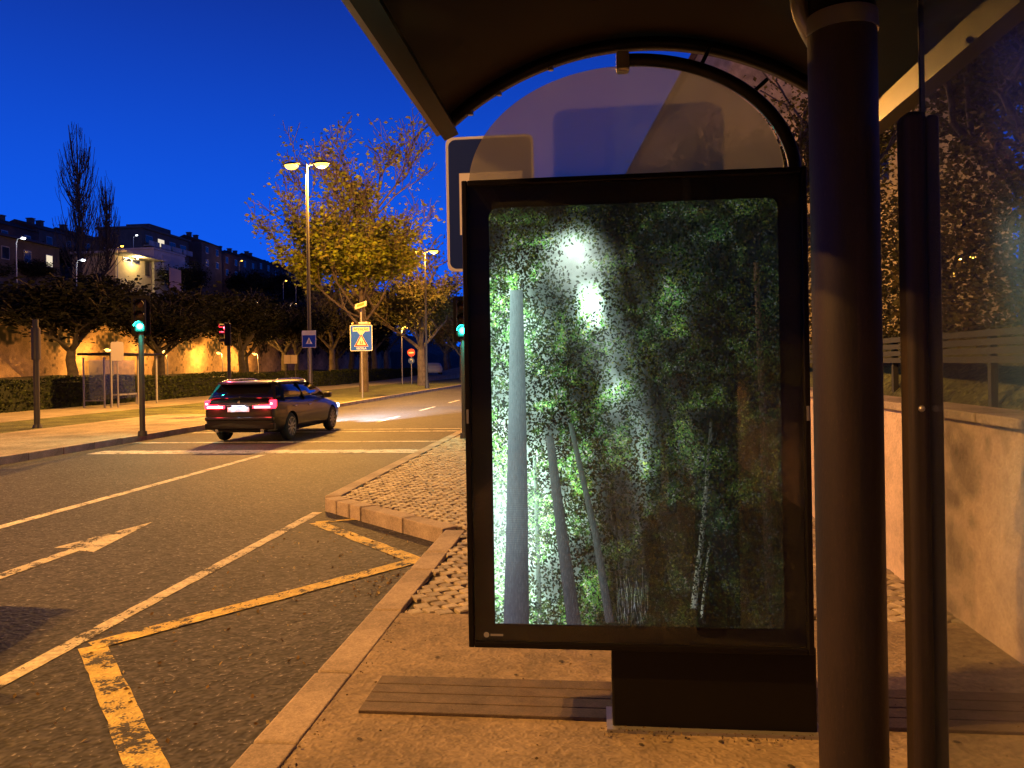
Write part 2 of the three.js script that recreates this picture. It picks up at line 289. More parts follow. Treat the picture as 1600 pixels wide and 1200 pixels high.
function grow(wood, tips, start, dir, len, rad, depth, o) {
  const pts = [start.clone()], d = dir.clone(), n = 5, step = len / n;
  for (let i = 0; i < n; i++) { d.x += rr(-1, 1) * o.bend; d.y += rr(-0.6, 1) * o.bend * 0.6 + o.lift; d.z += rr(-1, 1) * o.bend; d.normalize(); pts.push(pts[i].clone().addScaledVector(d, step)); if (depth <= o.leafy) tips.push(pts[i + 1]); }
  wood.push(limb(pts, rad, Math.max(rad * 0.55, o.thin), depth > 2 ? 8 : depth > 0 ? 5 : 3));
  if (depth === 0) return;
  const k = Math.round(rr(o.fork[0], o.fork[1]));
  for (let i = 0; i < k; i++) {
    const at = pts[Math.min(n, 2 + Math.floor(i / k * (n - 1)) + (rnd() < 0.4 ? 1 : 0))], a = rnd() * 6.283, s = o.spread * rr(0.7, 1.25), nd = d.clone(), side = V(Math.cos(a), rr(-0.1, 0.35), Math.sin(a));
    nd.multiplyScalar(Math.cos(s)).addScaledVector(side, Math.sin(s)).normalize(); grow(wood, tips, at, nd, len * rr(0.55, 0.82), Math.max(rad * rr(0.45, 0.62), o.thin), depth - 1, o);
  }
}
function woody(g) { return g.map((x) => metres(x)); }
function streetTree(name, label, pos, o, group) {
  const t = thing(name, label, 'tree', pos, 0, group), wood = [], tips = [];
  const trunk = [V(0, -0.3, 0), V(0.06, o.clear * 0.35, 0.03), V(-0.03, o.clear * 0.7, 0), V(0.02, o.clear, 0.02)];
  wood.push(limb(trunk, o.rad * 1.15, o.rad * (o.clear > 6 ? 0.45 : 0.8), 10));
  for (const [a, tilt, len, h, r] of o.limbs) grow(wood, tips, V(0, h, 0), V(Math.sin(tilt) * Math.cos(a), Math.cos(tilt), Math.sin(tilt) * Math.sin(a)), len, r, o.depth, o);
  mesh('trunk', woody(wood), o.bark ?? M.bark, t);
  const pts = []; let guard = 0;
  while (pts.length < o.leaves && guard++ < o.leaves * 8) { const p = pick(tips), keep = o.keep ? o.keep(p) : 1; if (rnd() < keep) pts.push(V(p.x + rr(-1, 1) * o.puff, p.y + rr(-1, 0.7) * o.puff, p.z + rr(-1, 1) * o.puff)); }
  if (o.leaves) mesh('crown', leafCloud(pts, o.leaf, o.tones), leafMat, t);
  return t;
}
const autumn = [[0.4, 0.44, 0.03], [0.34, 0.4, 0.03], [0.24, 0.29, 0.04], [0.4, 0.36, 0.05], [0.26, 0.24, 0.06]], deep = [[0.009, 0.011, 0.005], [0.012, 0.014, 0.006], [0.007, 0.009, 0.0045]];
streetTree('plane_tree', 'tall half-bare tree with lit yellow leaves behind the school warning sign', [-14.8, 0.1, -48], {
  clear: 8.8, rad: 0.25, depth: 4, fork: [3, 4], spread: 0.62, bend: 0.2, lift: 0.05, leafy: 2, thin: 0.022, leaves: 26000, leaf: 0.26, puff: 0.62, tones: autumn,
  keep: (p) => (p.y > 11.5 ? 0.1 : p.y > 9.5 ? 0.3 : 1) * (p.x > 2.2 ? 0.55 : 1) * (p.x < 0 ? 1 : 0.8),
  limbs: [[0, 0.06, 4.2, 8.4, 0.11], [0.3, 0.75, 3.3, 4.6, 0.085], [3.3, 1.0, 3.8, 4.3, 0.09], [2.4, 0.8, 3.4, 5.2, 0.085], [4.4, 0.85, 3.2, 4.9, 0.08], [3.0, 0.75, 3.8, 6.2, 0.08], [0.2, 0.55, 3.4, 6.6, 0.08], [3.6, 0.35, 4.2, 7.2, 0.075], [0.5, 0.32, 4.0, 7.8, 0.07], [3.1, 1.15, 3.6, 5.0, 0.07], [5.5, 0.8, 2.8, 5.8, 0.065], [1.2, 0.9, 2.8, 5.6, 0.065], [2.0, 0.5, 3.2, 7.6, 0.06]],
}, 'trees along the grass verge').scale.set(1.08, 0.95, 1.05);
streetTree('plane_tree', 'round brown-leaved tree beside the no entry sign', [-14.3, 0.1, -62.4], {
  clear: 3.2, rad: 0.36, depth: 4, fork: [3, 4], spread: 0.7, bend: 0.2, lift: 0.03, leafy: 2, thin: 0.025, leaves: 10000, leaf: 0.27, puff: 0.6, tones: [[0.12, 0.12, 0.04], [0.09, 0.095, 0.035], [0.15, 0.13, 0.045]], keep: (p) => p.y > 9.5 ? 0.4 : 1,
  limbs: [[0, 0.1, 3.6, 3.1, 0.24], [1, 0.8, 3.2, 2.8, 0.15], [2.6, 0.8, 3.2, 2.9, 0.15], [4.2, 0.8, 3.2, 3.0, 0.15], [5.6, 0.8, 3.0, 3.1, 0.14]],
}, 'trees along the grass verge');
{
  const far = streetTree('plane_tree', 'small far tree at the end of the verge by the parked car', [-15.4, 0.3, -88], {
    clear: 2.6, rad: 0.28, depth: 3, fork: [3, 4], spread: 0.7, bend: 0.2, lift: 0.02, leafy: 2, thin: 0.03, leaves: 5000, leaf: 0.3, puff: 0.7, tones: [[0.16, 0.13, 0.05], [0.12, 0.11, 0.045], [0.2, 0.16, 0.06]],
    limbs: [[0, 0.1, 3.4, 2.5, 0.2], [1, 0.8, 3, 2.3, 0.13], [2.6, 0.8, 3, 2.4, 0.13], [4.2, 0.8, 3, 2.4, 0.13], [5.6, 0.8, 2.8, 2.5, 0.12]],
  }, 'trees along the grass verge');
  copyOf(far, [-27, 1, -92], 1.1, 'tree on the bank above the rising footpath', 'trees along the grass verge', 1.25);
  copyOf(far, [-26, 0.8, -74], 2.3, 'tree on the bank behind the no entry sign', 'trees along the grass verge', 1.1);
  [[-22, -112, 1.3, 'tree above the rising path, behind the pale parked car'], [-31, -112, 1.5, 'tall tree on the bank past the rising path'], [-17, -134, 1.4, 'tree closing the view at the road bend'], [-6, -158, 1.6, 'broad tree at the far end of the road'], [-27, -140, 1.6, 'broad tree on the far bank by the road bend']].forEach(([x, z, k, l], i) => copyOf(far, [x, 0.4, z], i * 1.7, l, 'trees along the grass verge', k));
  copyOf(far, [-13.5, 0.6, -112], 4, 'farthest tree of the verge, past the parked car', 'trees along the grass verge', 1.2);
}
// dark evergreens before the glowing wall and up the hill
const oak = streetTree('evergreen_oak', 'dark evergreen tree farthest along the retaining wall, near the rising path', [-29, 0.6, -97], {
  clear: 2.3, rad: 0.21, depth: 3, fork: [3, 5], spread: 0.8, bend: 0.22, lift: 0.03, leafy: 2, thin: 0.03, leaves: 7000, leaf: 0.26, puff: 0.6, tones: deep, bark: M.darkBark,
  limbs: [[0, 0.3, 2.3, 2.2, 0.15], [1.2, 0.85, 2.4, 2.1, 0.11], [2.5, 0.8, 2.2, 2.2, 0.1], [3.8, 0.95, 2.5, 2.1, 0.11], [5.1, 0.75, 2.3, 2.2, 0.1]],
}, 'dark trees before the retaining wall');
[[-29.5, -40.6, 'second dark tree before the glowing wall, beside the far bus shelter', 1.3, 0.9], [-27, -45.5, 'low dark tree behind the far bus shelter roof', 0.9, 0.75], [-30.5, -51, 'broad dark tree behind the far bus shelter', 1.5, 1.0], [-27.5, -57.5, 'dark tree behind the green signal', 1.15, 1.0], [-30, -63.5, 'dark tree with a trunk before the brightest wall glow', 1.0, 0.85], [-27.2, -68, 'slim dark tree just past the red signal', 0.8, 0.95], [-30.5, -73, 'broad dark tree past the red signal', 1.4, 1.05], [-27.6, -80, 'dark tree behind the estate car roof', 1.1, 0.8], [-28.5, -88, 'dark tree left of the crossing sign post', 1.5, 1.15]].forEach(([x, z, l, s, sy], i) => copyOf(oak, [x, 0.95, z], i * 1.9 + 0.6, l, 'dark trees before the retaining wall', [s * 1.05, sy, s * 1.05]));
[[-40, -49, 1.3], [-41, -57, 1.5], [-44, -66, 1.35], [-42, -77, 1.5], [-46, -88, 1.5], [-45, -101, 1.6], [-52, -75, 1.4], [-54, -112, 1.7], [-50, -128, 1.7], [-62, -140, 1.8], [-56, -63, 1.5], [-66, -84, 1.4], [-70, -122, 1.6], [-48, -150, 1.8], [-66, -170, 1.9]].forEach(([x, z, s], i) => copyOf(oak, [x, 5 + (-36 - x) * 0.226 - 0.8, z], i * 2.3, 'dark round tree on the hillside slope', 'dark trees on the hillside', [s * 0.7, s * (z > -70 ? 0.3 : 0.42), s * 0.7]));
oak.scale.set(1.0, 0.8, 1.0);
[[-78, -167, 1.5], [-77, -178, 1.7], [-79, -190, 1.5], [-77, -203, 1.8], [-79, -218, 1.6], [-78, -234, 1.8]].forEach(([x, z, k], i) => copyOf(oak, [x, 14.3, z], i * 1.7, 'dark tree in the belt below the upper terrace', 'dark trees below the upper terrace', [k, k * 0.95, k]));
[[-81, -99, 1.1], [-80, -109, 1.25], [-81, -119, 1.1], [-80, -129, 1.2]].forEach(([x, z, k], i) => copyOf(oak, [x, 14.6, z], i * 2.1, 'dark tree in the belt below the lower terrace', 'dark trees below the lower terrace', [k * 1.1, k * 0.75, k * 1.1]));
{
  copyOf(oak, [-58, 8.6, -104.5], 1.2, 'large dark tree beside the white block on the hill', 'dark trees on the hillside', [1.0, 1.25, 1.0]);
}
{ // bare poplar: two upright plumes
  const t = thing('bare_poplar', 'tall bare poplar with two upright plumes against the blue sky', 'tree', [-60, 10.4, -84.2]), wood = [];
  for (const [x, z, h, wide, n] of [[0, 0, 20.4, 2.8, 130], [0.4, -4.6, 15.4, 1.9, 85]]) {
    const spine = (k) => V(x * Math.min(1, k * 4) + Math.sin(k * 5) * 0.12, h * k, z * Math.min(1, k * 4) + Math.cos(k * 4) * 0.12), trunk = [];
    for (let i = 0; i <= 12; i++) trunk.push(spine(i / 12)); wood.push(limb(trunk, 0.2, 0.03, 7));
    for (let i = 0; i < n; i++) {
      const k0 = rr(0.05, 0.72), k1 = Math.min(1, k0 + rr(0.16, 0.36)), a = rnd() * 6.283, w = wide * Math.sqrt(rnd()) * Math.pow(Math.sin(Math.PI * (0.12 + 0.8 * k1)), 0.5), s = spine(k0), e = spine(k1), out = (f, g) => V(s.x + (e.x - s.x) * g + Math.cos(a) * w * f, s.y + (e.y - s.y) * g, s.z + (e.z - s.z) * g + Math.sin(a) * w * f);
      const pts = [s, out(0.45, 0.22), out(0.78, 0.55), out(1, 1)]; wood.push(limb(pts, 0.06, 0.022, 4));
      for (let q = 0; q < 4; q++) { const b = out(rr(0.4, 0.95), rr(0.25, 0.9)), l = rr(0.6, 1.7), c = rnd() * 6.283; wood.push(limb([b, V(b.x + Math.cos(c) * l * 0.2, b.y + l * 0.5, b.z + Math.sin(c) * l * 0.2), V(b.x + Math.cos(c) * l * 0.28, b.y + l, b.z + Math.sin(c) * l * 0.28)], 0.025, 0.016, 3)); }
    }
  }
  mesh('trunk', woody(wood), M.darkBark, t);
}
{ // clipped hedge along the footpath
  const h = thing('clipped_hedge', 'long low dark green hedge along the far footpath', 'hedge'), pts = [];
  for (let i = 0; i < 26000; i++) { const z = -8 - 96 * Math.pow(rnd(), 1.25), f = rnd(), top = 1.35 + Math.sin(z * 0.5) * 0.07 + Math.sin(z * 1.7) * 0.05; pts.push(f < 0.45 ? V(-23.45 + rr(-0.14, 0.1), rr(0.12, top), z) : f < 0.85 ? V(rr(-24.6, -23.4), top + rr(-0.1, 0.12), z) : V(-24.6 + rr(-0.1, 0.1), rr(0.1, top), z)); }
  mesh('core', metres(box(0.95, 1.2, 96, -24.02, 0.65, -56)), plain(0.012, 0.016, 0.007, 1), h);
  mesh('foliage', leafCloud(pts, 0.15, [[0.045, 0.06, 0.018], [0.06, 0.075, 0.022], [0.035, 0.05, 0.016]]), leafMat, h);
}
{ // shrubs and trees behind the garden wall
  const mk = (n, w, h, d, leaf) => { const pts = []; for (let i = 0; i < n; i++) { const a = rnd() * 6.283, r = Math.pow(rnd(), 0.4), y = rnd(); pts.push(V(Math.cos(a) * r * w * Math.sqrt(1 - (y - 0.4) ** 2), y * h + rr(-0.1, 0.1), Math.sin(a) * r * d * Math.sqrt(1 - (y - 0.4) ** 2))); } return leafCloud(pts, leaf, [[0.14, 0.125, 0.04], [0.1, 0.098, 0.034], [0.17, 0.135, 0.045]]); };
  const s = thing('shrub', 'olive green shrub above the garden wall, beside the shelter glass', 'shrub', [4.3, 1.9, -5.5], 0, 'shrubs above the garden wall');
  mesh('foliage', mk(9500, 1.1, 1.9, 1.4, 0.06), leafMat, s);
  const st = []; for (let k = 0; k < 6; k++) st.push(limb([V(0, -0.2, 0), V(rr(-0.3, 0.3), 0.7, rr(-0.3, 0.3)), V(rr(-0.7, 0.7), 1.5, rr(-0.7, 0.7))], 0.04, 0.015, 5)); mesh('stem', woody(st), M.darkBark, s);
  [[4.6, -8.6, 1.2], [5.2, -12, 1.35], [4.4, -2.4, 1.1], [6.5, -6.5, 1.4], [5, -16, 1.5], [7.5, -10, 1.6], [4.5, 0.8, 1.2]].forEach(([x, z, k], i) => copyOf(s, [x, 1.75, z], i * 1.3, ['olive shrub above the garden wall near the shelter end', 'larger olive shrub before the leafy garden tree', 'olive shrub right beside the shelter glass', 'olive shrub in the second row behind the railing', 'tall olive shrub toward the gabled house', 'big olive shrub at the foot of the garden tree', 'olive shrub beyond the near end of the shelter'][i], 'shrubs above the garden wall', k));
  const t = streetTree('garden_tree', 'leafy tree standing behind the garden wall and shelter glass', [6.6, 2.0, -11.5], {
    clear: 1.8, rad: 0.17, depth: 3, fork: [3, 5], spread: 0.75, bend: 0.2, lift: 0.02, leafy: 2, thin: 0.02, leaves: 15000, leaf: 0.1, puff: 0.5, tones: [[0.13, 0.115, 0.03], [0.09, 0.085, 0.025], [0.16, 0.125, 0.035]],
    limbs: [[0, 0.15, 2.3, 1.7, 0.1], [1.2, 0.8, 2.2, 1.5, 0.08], [2.6, 0.8, 2.2, 1.6, 0.08], [4, 0.8, 2.2, 1.5, 0.08], [5.3, 0.8, 2.2, 1.6, 0.08]] }, 'trees behind the garden wall');
  copyOf(t, [9.5, 2.1, -15], 2, 'second leafy tree behind the garden wall, nearer the gabled house', 'trees behind the garden wall', 1.3);
  copyOf(t, [4.6, 1.9, -20], 4, 'leafy tree in front of the gabled house', 'trees behind the garden wall', 1.15);
}

// ---------------------------------------------------------------- buildings
function windowPart(parent, x, y, z, w, h, lit) {                  // on a face that looks to +x
  const f = mesh('window', metres(box(0.14, h + 0.2, w + 0.2, x, y, z)), M.zinc, parent); mesh('pane', metres(box(0.06, h, w, x + 0.07, y, z)), lit ?? M.pane, f); return f;
}
const brickish = surface(col(0.085, 0.048, 0.035), { n: 256, size: 6, coarse: 0.4, fine: 0.3, bump: 0.01, sd: 101 }), roofTile = surface(col(0.07, 0.034, 0.022), { n: 256, size: 3, coarse: 0.4, fine: 0.4, bump: 0.02, sd: 102 }), pale = surface(col(0.5, 0.45, 0.4), { n: 256, size: 6, coarse: 0.25, fine: 0.15, bump: 0.004, sd: 103, stainOrShade: 0.3 }), duskWall = surface(col(0.1, 0.08, 0.066), { n: 256, size: 6, coarse: 0.3, fine: 0.2, bump: 0.004, sd: 104 });
const litPane = glow(col(1, 0.85, 0.6), 0.9);
function gable(w, d, h, rise) { const s = new THREE.Shape([[-d / 2 - 0.3, 0], [d / 2 + 0.3, 0], [0, rise]].map((p) => new THREE.Vector2(...p))); return new THREE.ExtrudeGeometry(s, { depth: w, bevelEnabled: false }).translate(0, h, -w / 2); }
function rowHouse(label, group, x, y, z, w, top, wall, chim) {
  const t = thing('row_house', label, 'house', [x, y, z], 0, group), h = top - y - 1.7;
  mesh('wall', metres(box(8, h, w, 0, h / 2, 0)), wall, t);
  const roof = mesh('roof', metres(gable(w, 8, h, 1.7)), roofTile, t);
  for (const c of chim) { mesh('chimney', metres(join([box(0.9, 1.5, 0.7, c[0], h + 1.5, c[1]), box(1.1, 0.15, 0.9, c[0], h + 2.3, c[1])])), duskWall, roof); }
  for (const dz of [-w / 4, w / 4]) for (const dy of [h - 1.6, h - 4.5]) windowPart(t, 4.0, dy, dz, 1.1, 1.3);
  return t;
}
for (let k = 0; k < 6; k++) rowHouse('dark terraced house in the lower row left of the apartment block', 'lower terrace on the hill', -90, 15.5, -88 - k * 9.3, 9.2, 25.8 + rr(-0.6, 0.5), k % 2 ? duskWall : brickish, [[rr(-0.5, 0.5), rr(-3, 0)], [rr(-0.5, 0.5), rr(1, 3.5)]]);
for (let k = 0; k < 8; k++) rowHouse('dark terraced house in the upper row right of the apartment block', 'upper terrace on the hill', -90, 16.5, -166 - k * 9.3, 9.2, 31.3 + rr(-0.7, 0.6), k % 2 ? brickish : duskWall, [[rr(-0.5, 0.5), rr(-3, 0)], [rr(-0.5, 0.5), rr(1, 3.5)]]);
{
  const t = thing('apartment_block', 'flat roofed apartment block with balconies at the top of the hill', 'building', [-92, 15, -150]);
  mesh('wall', metres(box(9, 14.6, 17.4, 0, 7.3, 0)), duskWall, t);
  const r = mesh('roof', metres(box(9.8, 0.4, 18.2, 0, 14.8, 0)), plain(0.1, 0.09, 0.08, 0.9), t);
  mesh('stair_tower', metres(box(5, 1.8, 8, -0.5, 15.85, -2)), duskWall, r); mesh('chimney', metres(box(1, 1.4, 1.2, 0, 15.7, -7.2)), duskWall, r);
  for (let f = 0; f < 4; f++) for (let k = 0; k < 4; k++) {
    windowPart(t, 4.5, 12.6 - f * 3.1, -6.3 + k * 4.2, 2.2, 1.5, f === 0 && k === 2 ? litPane : undefined);
    mesh('balcony', metres(join([box(1.2, 0.15, 3.6, 5.1, 11.3 - f * 3.1, -6.3 + k * 4.2), box(0.1, 0.95, 3.6, 5.65, 11.8 - f * 3.1, -6.3 + k * 4.2)])), pale, t);
  }
  const y = thing('lit_villa', 'low villa with a yellow lit front under a flat canopy on the hill', 'building', [-62, 9.5, -98.2]);
  mesh('wall', metres(box(6, 7.4, 8.2, -3, 3.7, 0)), surface(col(0.62, 0.5, 0.28), { n: 256, size: 4, coarse: 0.15, fine: 0.1, bump: 0.003, sd: 105 }), y);
  mesh('canopy', metres(box(8, 0.3, 9.6, -2, 7.75, 0)), pale, y);
  mesh('door', metres(box(0.12, 2.0, 1.0, 0.04, 6.5, -3.0)), M.darkBark, y); for (const z of [1.6, -0.4]) windowPart(y, 0, 7.1, z, 1.5, 0.4);
  const L = mesh('porch_light', new THREE.SphereGeometry(0.14, 10, 8).translate(0.9, 7.35, 0.6), glow(WARM, 8), y); lamp(y, col(1, 0.72, 0.28), 55, 0.9, 7.35, 0.6); L.userData = {};
  const w = thing('white_block', 'plain white box shaped building beside the lit villa', 'building', [-62, 9.5, -106.6]);
  mesh('wall', metres(box(7, 9.4, 8.2, -3.2, 4.7, 0)), pale, w); mesh('panel', metres(box(0.1, 4.2, 4.4, 0.32, 6.8, -0.3)), plain(0.42, 0.38, 0.34, 0.8), w); mesh('parapet', metres(box(7.3, 0.25, 8.5, -3.2, 9.52, 0)), pale, w);
  const q = thing('pale_house', 'pale low house behind the bare poplar', 'house', [-66, 11.5, -83.5]);
  mesh('wall', metres(box(6, 5.6, 11, -3, 2.8, 0)), duskWall, q); mesh('roof', metres(gable(11.4, 6.4, 0, 1.1).translate(-3, 5.6, 0)), roofTile, q); for (const z of [-3.6, 0, 3.4]) windowPart(q, 0, 3.8, z, 1.0, 1.3, z < -3 ? litPane : undefined);
  const b = thing('billboard', 'blank pinkish board standing on the hillside below the white block', 'billboard', [-50, 8, -87.5], 0.12);
  mesh('board', metres(box(0.16, 2.6, 3.0, 0, 4.6, 0)), plain(0.45, 0.29, 0.24, 0.8), b); for (const z of [-1.1, 1.1]) mesh('post', metres(box(0.14, 4.0, 0.14, -0.16, 1.6, z)), M.darkPole, b);
  // unseen block added behind the camera to keep open sky out of reflections
  const k = thing('added_street_block', 'long plain apartment block added unseen behind the bus stop to hide the low sky', 'building', [4, 0, 52]);
  mesh('wall', metres(box(96, 25, 10, 0, 12.5, 5)), duskWall, k); mesh('roof', metres(box(97, 0.5, 11, 0, 25.25, 5)), plain(0.08, 0.07, 0.06, 0.9), k);
  for (let f = 0; f < 7; f++) for (let i = 0; i < 18; i++) mesh('window', metres(box(1.6, 1.7, 0.1, -44 + i * 5.2, 3 + f * 3.4, -0.02)), M.pane, k);
  // gabled house behind the panel
  const g = thing('gabled_house', 'tall beige house with a steep gable behind the advertising panel', 'house', [9.3, 0, -34]);
  const s = new THREE.Shape([[-8, 0], [8, 0], [8, 9.2], [0, 23.2], [-8, 9.2]].map((p) => new THREE.Vector2(...p)));
  mesh('wall', metres(new THREE.ExtrudeGeometry(s, { depth: 12, bevelEnabled: false }).translate(0, 0, -12)), surface(col(0.5, 0.38, 0.27), { n: 256, size: 5, coarse: 0.25, fine: 0.15, bump: 0.005, sd: 106, stainOrShade: 0.4 }), g);
  for (const k of [-1, 1]) { const a = Math.atan2(14, 8); mesh('roof', metres(box(16.6, 0.25, 12.6).rotateZ(-k * a).translate(k * 4.15, 16.1 + 0.1, -6)), roofTile, g); }
  for (const [x, y] of [[-4, 5], [0.5, 5], [-2.5, 10], [2.5, 10]]) { const f = mesh('window', metres(box(1.5, 1.8, 0.14, x, y, 0)), M.kerb, g); mesh('pane', metres(box(1.2, 1.5, 0.06, x, y, 0.07)), M.pane, f); }
}

// ---------------------------------------------------------------- street lamps
function streetLamp(label, x, z, cd, h = 10.2, open = []) {
  const t = thing('street_lamp', label, 'street lamp', [x, 0.14, z], 0, 'double street lamps along the verge');
  mesh('base', [cyl(0.16, 0.13, 0.6)], M.poleGrey, t);
  mesh('pole', [cyl(0.095, 0.05, h - 0.1, 0, 0.1)], M.poleGrey, t);
  for (const k of [-1, 1]) {
    mesh('arm', metres(tube([[0, h - 0.12, 0], [k * 0.16, h - 0.04, 0], [k * 0.36, h, 0]], 0.028)), M.poleGrey, t);
    const s = new THREE.SphereGeometry(1, 18, 10, 0, 6.2832, 0, 1.5708).scale(0.38, 0.12, 0.19).translate(k * 0.62, h, 0);
    const l = mesh('luminaire', [s, cyl(0.04, 0.05, 0.12, 0, 0, 0, 10).rotateZ(-k * 1.5708).translate(k * 0.34, h + 0.02, 0)], M.poleGrey, t);
    mesh('lens', new THREE.SphereGeometry(1, 18, 10, 0, 6.2832, 1.5708, 1.5708).scale(0.3, 0.2, 0.17).translate(k * 0.66, h - 0.005, 0), glow(SODIUM_GLOW, 7), l);
    if (open.includes(k)) lamp(t, SODIUM, cd, k * 0.66, h - 0.25, 0, 5);
    else { const l = new THREE.SpotLight(SODIUM, cd, 0, R(74), 0.14); l.name = 'lamp'; l.position.set(k * 0.66, h - 0.25, 0); l.target.position.set(k * 0.9, 0, 0); l.shadow.radius = 5; l.castShadow = true; t.add(l, l.target); }
  }
  return t;
}
streetLamp('double headed street lamp whose pole rises behind the dark estate car', -12, -31.4, 1350, 10.2, [1]);
streetLamp('distant double headed street lamp glowing among the tree crowns', -12, -54, 300, 9.8, [-1, 1]);
streetLamp('double headed street lamp across the road from the bus shelter', -12, -0.5, 720);
streetLamp('double headed street lamp farther back along the far verge', -12, 25, 420);
function smallLamp(label, x, y, z, h, color, cd, k, arm = 0.5) {
  const t = thing('path_lamp', label, 'lamp', [x, y - h, z], 0, 'small lamps on the hill and paths');
  mesh('pole', metres(tube([[0, 0, 0], [0, h * 0.8, 0], [arm * 0.15, h * 0.97, 0], [arm, h, 0]], 0.045, 6, 14)), M.zinc, t);
  const hd = mesh('lamp_head', metres(rbox(0.5, 0.1, 0.24, 0.04, arm + 0.15, h + 0.03, 0)), M.zinc, t); mesh('lens', new THREE.SphereGeometry(0.17, 10, 8).scale(1.1, 0.8, 0.9).translate(arm + 0.18, h - 0.05, 0), glow(color, k), hd);
  if (cd) lamp(t, color, cd, arm + 0.18, h - 0.12, 0, 3);
  return t;
}
[['white lamp above the lower terrace roofs', -84, 26.7, -133, 9, COOL, 6, 6], ['yellow lamp at the corner of the lit villa', -60, 17.6, -91.5, 6, SODIUM_GLOW, 12, 7], ['yellow lamp below the upper terrace', -82, 27, -171, 9, SODIUM_GLOW, 12, 7], ['left one of two yellow lamps below the upper terrace end', -66, 20.5, -158, 8, SODIUM_GLOW, 12, 7], ['right one of two yellow lamps below the upper terrace end', -64, 19.8, -160, 8, SODIUM_GLOW, 12, 7],
  ['white lamp on the slope below the pale house', -48, 12.2, -67, 5, COOL, 6, 6], ['white lamp at the left end of the slope', -50, 13.5, -62, 5, COOL, 6, 6], ['warm lamp on a bent pole above the red signal', -40, 9.6, -86.5, 4.2, WARM, 18, 7], ['warm lamp on a bent pole by the lit leaves', -40, 10.4, -98, 4.6, WARM, 18, 7], ['small amber lamp left of the pale house', -74, 19.3, -92, 6, SODIUM_GLOW, 10, 4]].forEach((a) => smallLamp(...a));
smallLamp('yellow lamp above the no entry sign', -16.6, 5.2, -65, 5, SODIUM_GLOW, 120, 8, 0.3);
smallLamp('orange lamp seen through the shelter glass', 11.4, 4.9, -26, 3, SODIUM_GLOW, 260, 9, 0.3);
[-36, -47.5, -54, -62.5, -69.5].forEach((z) => smallLamp('sodium lamp close before the ochre retaining wall', -31.6, 3.2, z, 2.2, SODIUM, z > -40 ? 42 : z < -58 ? 95 : 62, 7, -0.5).userData.group = 'sodium lamps lighting the retaining wall');

// ---------------------------------------------------------------- signs and signals
function plate(w, h, r, t = 0.02) { const s = new THREE.Shape(), x = w / 2, y = h / 2; s.moveTo(-x + r, -y); s.lineTo(x - r, -y); s.quadraticCurveTo(x, -y, x, -y + r); s.lineTo(x, y - r); s.quadraticCurveTo(x, y, x - r, y); s.lineTo(-x + r, y); s.quadraticCurveTo(-x, y, -x, y - r); s.lineTo(-x, -y + r); s.quadraticCurveTo(-x, -y, -x + r, -y);
  const g = new THREE.ExtrudeGeometry(s, { depth: t, bevelEnabled: false, curveSegments: 6 }); return g; }
function face(w, h, r, draw, px = 512, rough = 0.5) {              // printed face, uv over the plate
  const s = plate(w, h, r, 0.002), p = s.attributes.position, uv = s.attributes.uv; for (let i = 0; i < p.count; i++) uv.setXY(i, p.getX(i) / w + 0.5, p.getY(i) / h + 0.5);
  return [s, new THREE.MeshPhysicalMaterial({ map: canvasTexture(px, Math.round(px * h / w), draw), roughness: rough, specularIntensity: 0.4 })];
}
const BLUE = '#1a45c0';
